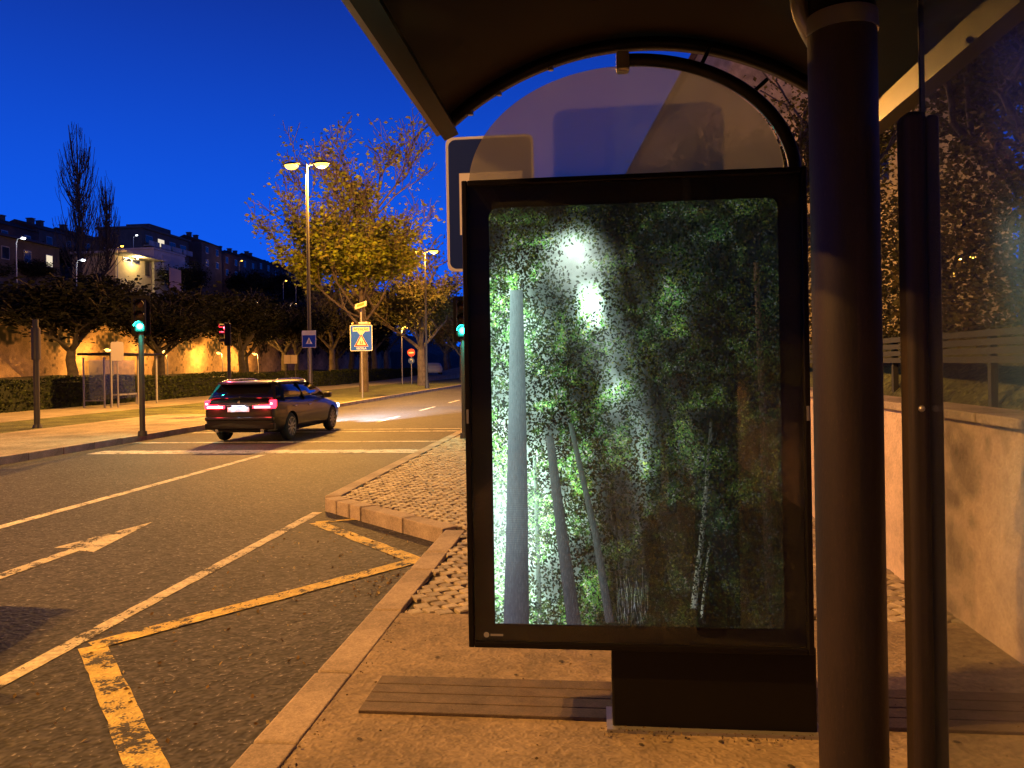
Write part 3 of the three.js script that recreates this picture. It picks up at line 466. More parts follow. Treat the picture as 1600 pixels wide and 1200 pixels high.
{
  const t = thing('school_warning_sign', 'blue school warning sign lettered ATENÇÃO ESCOLA on a grey post', 'road sign', [-11.83, 0.1, -38.1], 0.06);
  mesh('post', [cyl(0.04, 0.04, 4.6, 0, 0, -0.05)], M.zinc, t);
  mesh('plate', metres(plate(1.15, 1.33, 0.06, 0.02).translate(0, 3.11, 0)), M.zinc, t);
  const [g, m] = face(1.13, 1.31, 0.055, (c, w, h) => {
    c.fillStyle = '#b9b9bd'; c.fillRect(0, 0, w, h); c.fillStyle = BLUE; c.fillRect(w * 0.025, w * 0.025, w * 0.95, h - w * 0.05);
    c.fillStyle = '#b4aca6'; c.fillRect(w * 0.12, h * 0.08, w * 0.76, h * 0.16); c.beginPath(); c.moveTo(w * 0.3, h * 0.22); c.lineTo(w * 0.7, h * 0.22); c.lineTo(w * 0.52, h * 0.42); c.lineTo(w * 0.48, h * 0.42); c.fill();
    c.fillStyle = '#8e1610'; c.font = `bold ${h * 0.125}px sans-serif`; c.textAlign = 'center'; c.textBaseline = 'middle'; c.fillText('ATENÇÃO', w / 2, h * 0.165, w * 0.68);
    const tri = (k, f) => { c.fillStyle = f; c.beginPath(); c.moveTo(w * 0.5, h * (0.59 - 0.25 * k)); c.lineTo(w * (0.5 + 0.31 * k), h * (0.655 + 0.165 * k)); c.lineTo(w * (0.5 - 0.31 * k), h * (0.655 + 0.165 * k)); c.fill(); }; tri(1.05, '#b4aeaa'); tri(0.96, '#a01a14'); tri(0.7, '#b4aeaa');
    c.fillStyle = '#1c1c1c'; for (const [x, s] of [[0.455, 1], [0.55, 0.85]]) { c.beginPath(); c.arc(w * x, h * 0.62, w * 0.02 * s, 0, 7); c.fill(); c.fillRect(w * (x - 0.018), h * 0.637, w * 0.036, h * 0.06); c.fillRect(w * (x - 0.03), h * 0.695, w * 0.022, h * 0.05); c.fillRect(w * (x + 0.01), h * 0.695, w * 0.022, h * 0.05); }
    c.fillStyle = '#c4c4c8'; c.font = `bold ${h * 0.105}px sans-serif`; c.fillText('ESCOLA', w / 2, h * 0.905, w * 0.66);
  });
  mesh('sign_face', g.translate(0, 3.11, 0.022), m, t);
  for (const x of [-0.44, 0.44]) mesh('flash_lamp', new THREE.SphereGeometry(0.06, 10, 8).translate(x, 3.84, 0.03), plain(0.7, 0.5, 0.2, 0.3), t);
  mesh('control_box', metres(rbox(0.5, 0.13, 0.12, 0.02, 0.12, 3.86, -0.02)), M.zinc, t);
  const sp = mesh('solar_panel', metres(box(0.62, 0.03, 0.5).rotateX(0.62).rotateZ(0.3).translate(0, 4.78, 0)), plain(0.6, 0.52, 0.4, 0.4, 0.4), t); mesh('cell', metres(box(0.4, 0.012, 0.3).translate(0, 0.02, 0).rotateX(0.62).rotateZ(0.3).translate(0, 4.78, 0)), plain(0.2, 0.15, 0.05, 0.3), sp);
}
{
  const t = thing('crossing_sign', 'small blue pedestrian crossing sign with a white top plate', 'road sign', [-11.75, 0.1, -30.7], 0.05);
  mesh('post', [cyl(0.035, 0.035, 3.1, 0, 0, -0.03)], M.zinc, t); mesh('plate', metres(plate(0.6, 0.72, 0.03).translate(0, 2.82, 0)), M.zinc, t);
  const [g, m] = face(0.58, 0.7, 0.025, (c, w, h) => { c.fillStyle = '#dcd8d6'; c.fillRect(0, 0, w, h); c.fillStyle = BLUE; c.fillRect(w * 0.03, h * 0.27, w * 0.94, h * 0.7); c.fillStyle = '#f0ece6'; c.beginPath(); c.moveTo(w * 0.5, h * 0.4); c.lineTo(w * 0.74, h * 0.78); c.lineTo(w * 0.26, h * 0.78); c.fill(); c.fillStyle = '#222'; c.beginPath(); c.arc(w * 0.51, h * 0.55, w * 0.028, 0, 7); c.fill(); c.fillRect(w * 0.485, h * 0.58, w * 0.05, h * 0.1); c.fillRect(w * 0.45, h * 0.67, w * 0.03, h * 0.08); c.fillRect(w * 0.53, h * 0.67, w * 0.03, h * 0.08); }, 256);
  mesh('sign_face', g.translate(0, 2.82, 0.022), m, t);
}
{
  const t = thing('no_entry_sign', 'round red no entry sign with a smaller turn sign below', 'road sign', [-16, 0.1, -65.9], 0.1);
  mesh('post', [cyl(0.04, 0.04, 3.1, 0, 0, -0.03)], M.zinc, t);
  const d = mesh('disc', new THREE.CylinderGeometry(0.34, 0.34, 0.02, 28).rotateX(Math.PI / 2).translate(0, 2.82, 0.02), plain(0.5, 0.05, 0.03, 0.5), t); mesh('bar', box(0.44, 0.11, 0.006, 0, 2.82, 0.034), plain(0.7, 0.68, 0.65, 0.5), d);
  const b = mesh('lower_disc', new THREE.CylinderGeometry(0.27, 0.27, 0.02, 24).rotateX(Math.PI / 2).translate(0, 2.12, 0.02), plain(0.06, 0.09, 0.3, 0.5), t); mesh('arrow', metres(tube([[0.1, 1.98, 0.034], [0.1, 2.14, 0.034], [0, 2.24, 0.034], [-0.12, 2.16, 0.034]], 0.03, 5)), plain(0.7, 0.7, 0.7, 0.5), b);
  const q = thing('notice_board', 'small pale notice board standing low on the dark bank', 'sign', [-22.5, 0.5, -55], 0.4); mesh('board', metres(box(0.95, 0.65, 0.04, 0, 1.9, 0)), plain(0.45, 0.36, 0.25, 0.8), q); mesh('batten', metres(box(0.05, 0.65, 0.05, 0, 1.9, 0.03)), plain(0.25, 0.2, 0.14, 0.8), q); for (const x of [-0.35, 0.35]) mesh('post', metres(box(0.06, 1.6, 0.06, x, 0.8, -0.05)), M.darkPole, q);
}
{
  const t = thing('bus_stop_sign', 'tall blue bus stop flag with a white border behind the advertising panel', 'road sign', [-0.75, 0.13, -5.62]);
  mesh('post', [cyl(0.03, 0.03, 3.2, 0, 0, -0.035)], M.zinc, t); mesh('plate', metres(plate(0.65, 0.99, 0.06, 0.018).translate(0, 2.78, 0)), M.zinc, t);
  const [g, m] = face(0.65, 0.99, 0.06, (c, w, h) => { c.fillStyle = '#c9ccd2'; c.fillRect(0, 0, w, h); c.fillStyle = '#122a70'; c.beginPath(); c.roundRect(w * 0.03, w * 0.03, w * 0.94, h - w * 0.06, w * 0.08); c.fill(); c.fillStyle = '#d9d6cf'; c.fillRect(w * 0.15, h * 0.27, w * 0.72, h * 0.46); c.fillStyle = '#1b1b1b'; c.beginPath(); c.roundRect(w * 0.24, h * 0.36, w * 0.54, h * 0.24, w * 0.04); c.fill(); c.fillStyle = '#d9d6cf'; for (let k = 0; k < 4; k++) c.fillRect(w * (0.28 + k * 0.12), h * 0.39, w * 0.09, h * 0.09); c.fillStyle = '#1b1b1b'; for (const x of [0.36, 0.66]) { c.beginPath(); c.arc(w * x, h * 0.61, w * 0.06, 0, 7); c.fill(); } }, 256);
  mesh('sign_face', g.translate(0, 2.78, 0.019), m, t);
}
function signal(label, [x, y, z], turn, hgt, lit, color, k, scale = 1) {
  const t = thing('traffic_light', label, 'traffic light', [x, y, z], turn);
  mesh('pole', [cyl(0.065, 0.06, hgt)], M.darkPole, t); mesh('footing', [cyl(0.11, 0.1, 0.12)], M.darkPole, t);
  const h = mesh('housing', [rbox(0.27, 0.82, 0.22, 0.05, 0, hgt + 0.08, 0.04)], M.blackMetal, t);
  mesh('backboard', metres(plate(0.42, 0.98, 0.06, 0.012).translate(0, hgt + 0.08, -0.03)), M.blackMetal, t);
  ['red', 'amber', 'green'].forEach((c, i) => {
    const yy = hgt + 0.34 - i * 0.26, on = c === lit;
    mesh(c + '_lens', new THREE.SphereGeometry(0.095, 18, 8, 0, 6.2832, 0, 1.1).rotateX(Math.PI / 2).scale(1, 1, 0.5).translate(0, yy, 0.12), on ? glow(color, k) : plain(c === 'red' ? 0.06 : 0.05, c === 'green' ? 0.05 : 0.03, 0.015, 0.2), h);
    mesh('visor', new THREE.CylinderGeometry(0.115, 0.115, 0.17, 20, 1, true, Math.PI * 0.5, Math.PI).rotateX(-Math.PI / 2).rotateZ(Math.PI).translate(0, yy, 0.23), plain(0.015, 0.015, 0.015, 0.7, 0, { side: THREE.DoubleSide }), h);
    if (on) lamp(h, color, 9, 0, yy, 0.22, 3);
  });
  return t;
}
const GREEN = col(0.02, 1, 0.72);
signal('traffic light showing green on a dark pole on the far kerb', [-10.9, 0.15, -17.5], 0.4, 2.82, 'green', GREEN, 45);
signal('traffic light showing red, turned sideways behind the car', [-13, 0.14, -26.2], -1.05, 2.75, 'red', col(1, 0.03, 0.05), 10);
signal('green traffic light half hidden behind the panel edge', [-2.83, 0.15, -16.4], 0.1, 2.5, 'green', GREEN, 30);
{ // plain dark post on the paved verge
  const t = thing('dark_post', 'plain dark metal post with a thick upper sleeve on the paved verge', 'post', [-15.9, 0.14, -20.4]);
  mesh('shaft', [cyl(0.08, 0.075, 3.1)], M.darkPole, t); mesh('sleeve', [cyl(0.12, 0.12, 0.9, 0, 1.95, 0)], M.darkPole, t); mesh('foot', [cyl(0.13, 0.1, 0.1)], M.darkPole, t);
}

// ---------------------------------------------------------------- bus shelter across the road
{
  const t = thing('far_bus_shelter', 'small bus shelter with pale posts before the hedge across the road', 'bus shelter', [-21.6, 0.14, -33.2], 0);
  mesh('roof', metres(rbox(1.5, 0.1, 4.2, 0.04, 0, 2.35, 0)), M.blackMetal, t);
  for (const z of [-1.9, -0.4, 1.6]) mesh('post', [cyl(0.05, 0.05, 2.3, 0.5, 0, z)], M.zinc, t);
  mesh('back_glass', metres(box(0.012, 1.8, 3.4, -0.6, 1.2, -0.2)), M.glass, t);
  mesh('bench', metres(join([box(0.4, 0.06, 1.8, -0.3, 0.5, -0.8), box(0.06, 0.5, 0.06, -0.3, 0.25, -1.5), box(0.06, 0.5, 0.06, -0.3, 0.25, -0.1)])), M.zinc, t);
  const ep = mesh('end_panel', metres(box(0.9, 1.7, 0.012, -0.1, 1.2, 1.9)), M.glass, t); mesh('end_frame', metres(join([box(0.05, 2.2, 0.06, -0.58, 1.1, 1.9), box(0.05, 2.2, 0.06, 0.38, 1.1, 1.9), box(0.9, 0.05, 0.06, -0.1, 0.32, 1.9)])), M.zinc, ep);
  const s = thing('blank_sign', 'pale rounded square sign on a thin post by the far bus shelter', 'sign', [-20.6, 0.14, -31.3], 0.5);
  mesh('post', [cyl(0.03, 0.03, 2.9, 0, 0, -0.03)], M.zinc, s); mesh('plate', metres(plate(0.5, 0.82, 0.09).translate(0, 2.45, 0)), plain(0.5, 0.46, 0.43, 0.6), s);
}

// ---------------------------------------------------------------- the estate car
function loft(sections, closed = true) {                           // equal-length rings of [x, y, z]
  const p = [], id = [], n = sections[0].length, m = sections.length; for (const s of sections) for (const q of s) p.push(...q);
  for (let i = 1; i < m; i++) for (let k = 0; k < n - (closed ? 0 : 1); k++) { const a = (i - 1) * n + k, b = (i - 1) * n + (k + 1) % n; id.push(a, b, a + n, b, b + n, a + n); }
  for (const [i, flip] of [[0, 1], [m - 1, 0]]) { const c = p.length / 3, s = sections[i]; p.push(s.reduce((q, v) => q + v[0], 0) / n, s.reduce((q, v) => q + v[1], 0) / n, s.reduce((q, v) => q + v[2], 0) / n); for (let k = 0; k < n; k++) { const a = i * n + k, b = i * n + (k + 1) % n; id.push(...(flip ? [c, b, a] : [c, a, b])); } }
  const g = new THREE.BufferGeometry(); g.setAttribute('position', new THREE.Float32BufferAttribute(p, 3)); g.setIndex(id); g.computeVertexNormals(); return g;
}
function makeCar(lit = true) {                                               // rear at +z, front at -z
  const t = thing('estate_car', '', 'car', [0, 0, 0], 0, 'estate cars on the road');
  const ring = (z, w, y0, y1, tuck) => { const q = [[0.7 * w, y0], [0.93 * w, y0 + 0.05], [0.985 * w, y0 + 0.2], [w, (y0 + y1) * 0.52], [0.985 * w, y1 - 0.16], [0.955 * w, y1 - 0.06], [(0.9 - tuck) * w, y1], [0.4 * w, y1 + 0.015]]; return [...q.map(([x, y]) => [x, y, z]), ...q.slice().reverse().map(([x, y]) => [-x, y, z])]; };
  const body = loft([ring(-2.33, 0.55, 0.34, 0.60, 0.1), ring(-2.3, 0.68, 0.27, 0.66, 0.1), ring(-2.2, 0.78, 0.22, 0.71, 0.06), ring(-1.95, 0.86, 0.2, 0.76, 0.02), ring(-1.5, 0.9, 0.19, 0.84, 0), ring(-0.95, 0.91, 0.19, 0.93, 0), ring(0, 0.915, 0.19, 0.95, 0), ring(1, 0.915, 0.19, 0.97, 0), ring(1.6, 0.905, 0.2, 0.99, 0), ring(2.0, 0.885, 0.24, 1.0, 0), ring(2.18, 0.86, 0.28, 1.0, 0.02), ring(2.27, 0.82, 0.32, 0.97, 0.05), ring(2.3, 0.76, 0.36, 0.9, 0.08)]);
  const ev = new Evaluator(); ev.attributes = ['position', 'normal'];
  let b = new Brush(body); b.updateMatrixWorld();
  for (const z of [-1.4, 1.4]) for (const s of [-1, 1]) { const c = new Brush(new THREE.CylinderGeometry(0.375, 0.375, 0.34, 28).rotateZ(Math.PI / 2)); c.position.set(s * 0.82, 0.33, z); c.updateMatrixWorld(); for (const g of [c.geometry]) g.deleteAttribute('uv'); b = ev.evaluate(b, c, SUBTRACTION); b.updateMatrixWorld(); }
  mesh('body', metres(b.geometry), M.gloss, t);
  const gh = (z0, z1, w, y) => [[w, y, z0], [w * 0.985, y, (z0 * 2 + z1) / 3], [w, y, (z0 + z1) / 2], [w, y, (z0 + 2 * z1) / 3], [w * 0.94, y, z1], [-w * 0.94, y, z1], [-w, y, (z0 + 2 * z1) / 3], [-w, y, (z0 + z1) / 2], [-w * 0.985, y, (z0 * 2 + z1) / 3], [-w, y, z0]];
  mesh('windows', metres(loft([gh(-1.12, 2.22, 0.83, 0.93), gh(-0.75, 2.1, 0.775, 1.14), gh(-0.2, 1.88, 0.665, 1.37)])), M.tinted, t);
  const roof = mesh('roof', metres(loft([gh(-0.24, 1.93, 0.672, 1.36), gh(-0.12, 1.98, 0.64, 1.405), gh(0.1, 1.85, 0.5, 1.43), gh(0.5, 1.5, 0.25, 1.437)])), M.gloss, t);
  mesh('spoiler', metres(rbox(1.22, 0.035, 0.26, 0.015, 0, 1.385, 1.99)), M.gloss, roof);
  for (const s of [-1, 1]) mesh('roof_rail', metres(tube([[s * 0.63, 1.41, -0.1], [s * 0.62, 1.455, 0.2], [s * 0.62, 1.455, 1.5], [s * 0.62, 1.42, 1.85]], 0.016, 6)), M.chrome, roof);
  const strip = (a, c, w) => { const A = V(...a), C = V(...c), d = C.clone().sub(A), g = box(w, 0.02, d.length()); g.lookAt(d); return metres(g.translate(...A.add(C).multiplyScalar(0.5).toArray())); };
  for (const s of [-1, 1]) { mesh('rear_pillar', strip([s * 0.8, 0.97, 2.17], [s * 0.645, 1.38, 1.88], 0.1), M.gloss, t); mesh('rear_quarter_pillar', strip([s * 0.835, 0.96, 1.72], [s * 0.672, 1.38, 1.6], 0.07), M.gloss, t); mesh('middle_pillar', strip([s * 0.835, 0.95, 0.45], [s * 0.672, 1.38, 0.6], 0.07), M.blackMetal, t); mesh('front_pillar', strip([s * 0.815, 0.95, -1.08], [s * 0.645, 1.38, -0.18], 0.07), M.gloss, t); }
  for (const z of [-1.4, 1.4]) for (const s of [-1, 1]) {
    const w = mesh('wheel', new THREE.CylinderGeometry(0.29, 0.29, 0.16, 24).rotateZ(Math.PI / 2).translate(s * 0.8, 0.33, z), M.blackMetal, t);
    mesh('tyre', new THREE.TorusGeometry(0.255, 0.085, 10, 30).rotateY(Math.PI / 2).scale(1.25, 1, 1).translate(s * 0.8, 0.335, z), M.rubber, w);
    const sp = []; for (let k = 0; k < 10; k++) sp.push(box(0.02, 0.2, 0.035).translate(0, 0.12, 0).rotateX(k * Math.PI / 5).translate(s * 0.885, 0.33, z)); sp.push(new THREE.TorusGeometry(0.225, 0.014, 6, 26).rotateY(Math.PI / 2).translate(s * 0.885, 0.33, z)); mesh('rim', sp, M.zinc, w);
  }
  const off = plain(0.12, 0.012, 0.012, 0.2), red = lit ? glow(col(1, 0.012, 0.03), 11) : off, hot = lit ? glow(col(1, 0.36, 0.36), 9) : off;
  for (const s of [-1, 1]) {
    const l = mesh('tail_light', [rbox(0.48, 0.1, 0.06, 0.02, s * 0.57, 0.855, 2.275), rbox(0.13, 0.2, 0.16, 0.03, s * 0.785, 0.905, 2.2)], red, t);
    mesh('light_bar', [rbox(0.38, 0.04, 0.02, 0.008, s * 0.57, 0.842, 2.312), box(0.045, 0.12, 0.02).rotateZ(-s * 0.5).translate(s * 0.765, 0.885, 2.285)], hot, l);
    if (lit) lamp(l, col(1, 0.03, 0.04), 1.3, s * 0.6, 0.86, 2.42, 4);
    mesh('reflector', metres(rbox(0.2, 0.035, 0.03, 0.01, s * 0.6, 0.5, 2.275)), plain(0.4, 0.02, 0.03, 0.3), t);
    mesh('headlight', [rbox(0.36, 0.13, 0.2, 0.04, s * 0.62, 0.65, -2.16)], lit ? glow(COOL, 3) : M.pane, t);
    if (lit) { const beam = new THREE.SpotLight(col(0.7, 0.86, 1), 1700, 0, 0.34, 0.9); beam.position.set(s * 0.62, 0.66, -2.4); beam.target.position.set(s * 0.5 + 1.4, 0.36, -16); beam.castShadow = true; beam.shadow.radius = 3; t.add(beam, beam.target); }
    const m = mesh('mirror', metres(rbox(0.2, 0.14, 0.12, 0.04, s * 0.99, 1.0, -0.78)), M.gloss, t); mesh('mirror_arm', metres(box(0.12, 0.03, 0.05, s * 0.87, 0.95, -0.78)), M.blackMetal, m);
    mesh('door_handle', metres(rbox(0.03, 0.03, 0.18, 0.01, s * 0.915, 0.8, 0.28)), M.chrome, t); mesh('door_handle', metres(rbox(0.03, 0.03, 0.18, 0.01, s * 0.915, 0.82, 1.2)), M.chrome, t);
    mesh('exhaust', new THREE.CylinderGeometry(0.045, 0.045, 0.1, 14).rotateX(Math.PI / 2).translate(s * 0.55, 0.3, 2.24), M.chrome, t);
  }
  mesh('bumper', metres(rbox(1.66, 0.09, 0.12, 0.035, 0, 0.575, 2.265)), M.gloss, t);
  mesh('lower_trim', metres(rbox(1.68, 0.15, 0.12, 0.03, 0, 0.4, 2.235)), M.blackMetal, t); mesh('tailgate_strip', metres(rbox(1.0, 0.02, 0.02, 0.006, 0, 0.89, 2.305)), M.chrome, t);
  mesh('diffuser', metres(rbox(1.3, 0.12, 0.12, 0.03, 0, 0.34, 2.2)), M.blackMetal, t);
  const p = mesh('number_plate', metres(rbox(0.52, 0.11, 0.012, 0.004, 0, 0.79, 2.315, 1)), plain(0.7, 0.72, 0.8, 0.5), t);
  mesh('plate_lamp', metres(box(0.3, 0.015, 0.03, 0, 0.875, 2.33)), lit ? glow(col(0.7, 0.78, 1), 3) : M.zinc, t);
  if (lit) for (const s of [-1, 1]) lamp(p, col(0.6, 0.72, 1), 0.11, s * 0.13, 0.862, 2.37, 0.5);
  mesh('badge', new THREE.CylinderGeometry(0.035, 0.035, 0.01, 16).rotateX(Math.PI / 2).translate(0, 0.95, 2.29), M.chrome, t);
  return t;
}
const car = makeCar(); car.position.set(-8.15, 0.005, -19.2); car.rotation.y = -0.01; car.userData.label = 'dark estate car with red tail lights lit, crossing the stop line';
const near = makeCar(false); near.position.set(-5.12, 0.005, -2.62); near.userData.label = 'unlit dark estate car added out of view to shade the lane beside the bus bay';  // added just out of view to cast the dark patch on the road
{ // parked car far up the road, lights off
  const t = thing('parked_car', 'pale parked car far off at the end of the verge', 'car', [-19.6, 0.7, -92], 0.3);
  mesh('body', metres(loft([-2.1, -1.9, -1.2, -0.7, 0.3, 1.2, 1.8, 2.05].map((z, i) => { const h = [0.55, 0.7, 0.85, 1.1, 1.42, 1.4, 1.05, 0.75][i], w = [0.6, 0.8, 0.86, 0.85, 0.78, 0.78, 0.84, 0.7][i]; return [[w, 0.25, z], [0.88, 0.6, z], [w, h - 0.12, z], [w * 0.7, h, z], [-w * 0.7, h, z], [-w, h - 0.12, z], [-0.88, 0.6, z], [-w, 0.25, z]]; }))), plain(0.5, 0.5, 0.5, 0.3), t);
  for (const z of [-1.3, 1.3]) for (const s of [-1, 1]) mesh('wheel', new THREE.CylinderGeometry(0.3, 0.3, 0.2, 16).rotateZ(Math.PI / 2).translate(s * 0.8, 0.3, z), M.rubber, t);
}

// ---------------------------------------------------------------- the bus shelter overhead
{
  const t = thing('bus_shelter', 'dark vaulted bus shelter with a round brown pole and dusty end glass', 'bus shelter');
  const cx = 0.2, cy = 1.82, arc = (r, a) => [cx + Math.sin(a) * r, cy + Math.cos(a) * r], A0 = -0.722, A1 = 0.83, z0 = -3.44, z1 = 3.6;
  const strip = (ra, rb, za, zb, n = 40) => { const s = []; for (let i = 0; i <= n; i++) { const a = A0 + (A1 - A0) * i / n, p = arc(ra, a), q = arc(rb, a); s.push([[p[0], p[1], za], [q[0], q[1], za], [q[0], q[1], zb], [p[0], p[1], zb]]); } return metres(loft(s)); };
  mesh('roof', strip(1.325, 1.345, z0 + 0.03, z1), M.roofSkin, t);
  for (const z of [z0, -0.9, z1 - 0.05]) mesh('rib', strip(1.275, 1.32, z, z + 0.05), M.blackMetal, t);
  const e = arc(1.3, A0); const beam = mesh('eave_beam', metres(box(0.07, 0.09, z1 - z0, 0, 0, (z0 + z1) / 2).rotateZ(0.4).translate(e[0] + 0.01, e[1], 0)), M.blackMetal, t);
  mesh('gutter_edge', metres(box(0.022, 0.1, z1 - z0 + 0.02, 0, 0, (z0 + z1) / 2).rotateZ(0.35).translate(e[0] - 0.05, e[1] + 0.02, 0)), M.zinc, beam);
  const e2 = arc(1.3, A1); mesh('back_beam', metres(box(0.07, 0.09, z1 - z0, e2[0], e2[1], (z0 + z1) / 2)), M.blackMetal, t);
  for (const a of [-0.62, -0.5, -0.3]) { const p = arc(1.27, a); mesh('bolt', new THREE.CylinderGeometry(0.012, 0.012, 0.02, 8).translate(p[0], p[1], z0 + 0.025), M.steel, t); }
  for (const z of [-2.05, 2.4]) {
    const pole = mesh('pole', [cyl(0.083, 0.083, 2.42, 0.64, 0.13, z, 36)], M.brownMetal, t);
    mesh('collar', [cyl(0.0865, 0.0865, 0.045, 0.64, 2.55, z, 36)], M.steel, pole); mesh('pole_head', [cyl(0.08, 0.078, 0.47, 0.64, 2.595, z, 36)], M.blackMetal, pole);
    mesh('bracket', metres(tube([[0.6, 2.5, z - 0.02], [0.545, 2.62, z - 0.02], [0.53, 2.8, z - 0.02], [0.4, 3.08, z - 0.02]], 0.022, 8)), M.steel, pole);
  }
  // back glass in its posts
  for (const z of [-1.95, 1.6]) { const p = mesh('glass_post', [rbox(0.05, 2.16, 0.07, 0.02, 0.765, 1.23, z)], M.brownMetal, t); mesh('clamp_strip', [rbox(0.03, 2.15, 0.06, 0.012, 0.806, 1.225, z)], M.blackMetal, p); for (const y of [0.55, 1.6]) mesh('screw', new THREE.SphereGeometry(0.008, 8, 6).translate(0.765, y, z + 0.037), M.steel, p); }
  const gl = mesh('back_glass', metres(box(0.01, 2.5, 3.5, 0.786, 1.6, -0.18)), M.glass, t); mesh('glass_edge', metres(box(0.012, 2.5, 0.006, 0.786, 1.6, -1.935)), M.blackMetal, gl);
  // end glass: half moon above the panel, dark tube round its right half
  const s = new THREE.Shape(); s.absellipse(0.13, 2.5, 0.665, 0.485, 0, Math.PI, false); s.closePath();
  mesh('end_glass', metres(new THREE.ExtrudeGeometry(s, { depth: 0.01, bevelEnabled: false, curveSegments: 48 }).translate(0, 0, -3.32)), M.dustyGlass, t);
  const arch = []; for (let i = 0; i <= 14; i++) { const a = Math.PI / 2 * (1 - i / 14); arch.push([0.145 + Math.cos(a) * 0.695, 2.49 + Math.sin(a) * 0.52, -3.315]); } mesh('arch_tube', metres(tube(arch, 0.027, 10, 40)), M.blackMetal, t);
  mesh('clamp', metres(rbox(0.055, 0.085, 0.06, 0.012, 0.135, 2.995, -3.3)), M.steel, t);
  for (const a of [1.1, 0.72]) mesh('standoff', metres(cyl(0.009, 0.009, 0.09, 0, 0, 0, 8).rotateZ(a - 1.57).translate(0.145 + Math.cos(a) * 0.7, 2.49 + Math.sin(a) * 0.54, -3.34)), M.blackMetal, t);
}

// ---------------------------------------------------------------- the advertising panel
function forestPrint(g, w, h) {                                   // the printed photograph: a bright clearing on the left, dark wood on the right
  const N = (n, sd) => tileNoise(w, n, sd), n1 = N(9, 5), n2 = N(24, 6), n3 = N(70, 8), G = (u, v, a, b, sa, sb) => Math.exp(-(((u - a) / sa) ** 2) - (((v - b) / sb) ** 2));
  const light = (u, v) => 1.25 * G(u, v, 0.04, 0.7, 0.2, 0.4) + 0.7 * G(u, v, 0.1, 0.24, 0.12, 0.14) + 1.0 * G(u, v, 0.3, 0.12, 0.1, 0.07) + 0.9 * G(u, v, 0.36, 0.24, 0.07, 0.07) + 0.55 * G(u, v, 0.43, 0.4, 0.07, 0.12) + 0.45 * G(u, v, 0.52, 0.58, 0.045, 0.15) + 0.45 * G(u, v, 0.25, 0.75, 0.2, 0.28) + 0.2 * G(u, v, 0.62, 0.24, 0.1, 0.08) + 0.17 * G(u, v, 0.68, 0.5, 0.18, 0.3) + 0.13 * G(u, v, 0.7, 0.1, 0.3, 0.12) + 0.085;
  const gap = (u, v) => G(u, v, 0.3, 0.12, 0.1, 0.075) + G(u, v, 0.36, 0.24, 0.06, 0.06) + 0.75 * G(u, v, 0.44, 0.4, 0.045, 0.12) + 0.6 * G(u, v, 0.53, 0.58, 0.03, 0.13) + 0.5 * G(u, v, 0.03, 0.75, 0.09, 0.3);
  const clump = (x, y) => Math.max(0, Math.min(1, (n1(x, y) * 0.4 + n2(x, y) * 0.4 + n3(x, y) * 0.2 - 0.32) * 2.6));
  const im = g.createImageData(w, h);
  for (let y = 0; y < h; y++) for (let x = 0; x < w; x++) { const u = x / w, v = y / h, q = Math.min(1.08, Math.max(0, light(u, v) * (0.45 + 0.75 * n1(x, y) + 0.35 * n2(x, y)) - 0.06)), k = (y * w + x) * 4, f = 0.92 + 0.16 * n3(x, y); im.data[k] = (6 + 196 * q) * f; im.data[k + 1] = (8 + 232 * q) * f; im.data[k + 2] = (9 + 222 * q) * f; im.data[k + 3] = 255; }
  g.putImageData(im, 0, 0);
  const leaves = (count, s0, s1, dark, over) => { for (let i = 0; i < count; i++) {
    const x = rnd() * w, y = rnd() * h, u = x / w, v = y / h; if (rnd() < gap(u, v) * (over ? 0.9 : 1.05) || (over && bare(u, v))) continue;
    const k = clump(x, y); if (rnd() > 0.25 + 0.9 * k) continue;
    const L = light(u, v), b = Math.min(1, L * rr(0.45, 0.95) * (0.15 + 1.45 * k * k)), t = rnd(), y0 = n1(y, x);
    const c = t < dark ? [5 + 40 * b, 8 + 75 * b, 7 + 50 * b] : t < 0.82 ? [12 + 125 * b + 22 * y0, 17 + 215 * b + 20 * y0, 10 + 115 * b] : t < 0.92 ? [34 + 165 * b + 25 * y0, 38 + 205 * b + 20 * y0, 18 + 130 * b] : [40 + 200 * b, 46 + 209 * b, 48 + 200 * b];
    const s = rr(s0, s1); g.fillStyle = `rgb(${c.map((q) => Math.min(253, q) | 0)})`; g.beginPath(); g.ellipse(x, y, s, s * rr(0.35, 0.65), rnd() * 3.14, 0, 6.3); g.fill(); } };
  const trunks = [[[[0.075, 1.0], [0.085, 0.72], [0.092, 0.45], [0.095, 0.2]], 0.09, 0.045, [54, 56, 66], [120, 146, 144]], [[[0.28, 0.995], [0.242, 0.78], [0.205, 0.55]], 0.05, 0.026, [38, 38, 44], [72, 84, 80]], [[[0.405, 0.985], [0.36, 0.78], [0.28, 0.52]], 0.03, 0.015, [40, 42, 46], [60, 74, 66]], [[[0.46, 0.97], [0.44, 0.82], [0.4, 0.66]], 0.016, 0.009, [30, 32, 34], [40, 50, 44]], [[[0.158, 0.99], [0.155, 0.8], [0.15, 0.6]], 0.018, 0.011, [62, 76, 72], [150, 190, 170]], [[[0.695, 0.95], [0.735, 0.74], [0.765, 0.52]], 0.02, 0.01, [92, 96, 90], [50, 54, 48]], [[[0.722, 0.97], [0.752, 0.8]], 0.008, 0.006, [104, 108, 100], [70, 74, 66]], [[[0.955, 0.95], [0.94, 0.5], [0.925, 0.15]], 0.034, 0.018, [34, 28, 20], [54, 42, 28]]];
  const at = (pts, t) => { const k = t * (pts.length - 1), i = Math.min(pts.length - 2, Math.floor(k)), f = k - i; return [pts[i][0] + (pts[i + 1][0] - pts[i][0]) * f, pts[i][1] + (pts[i + 1][1] - pts[i][1]) * f]; };
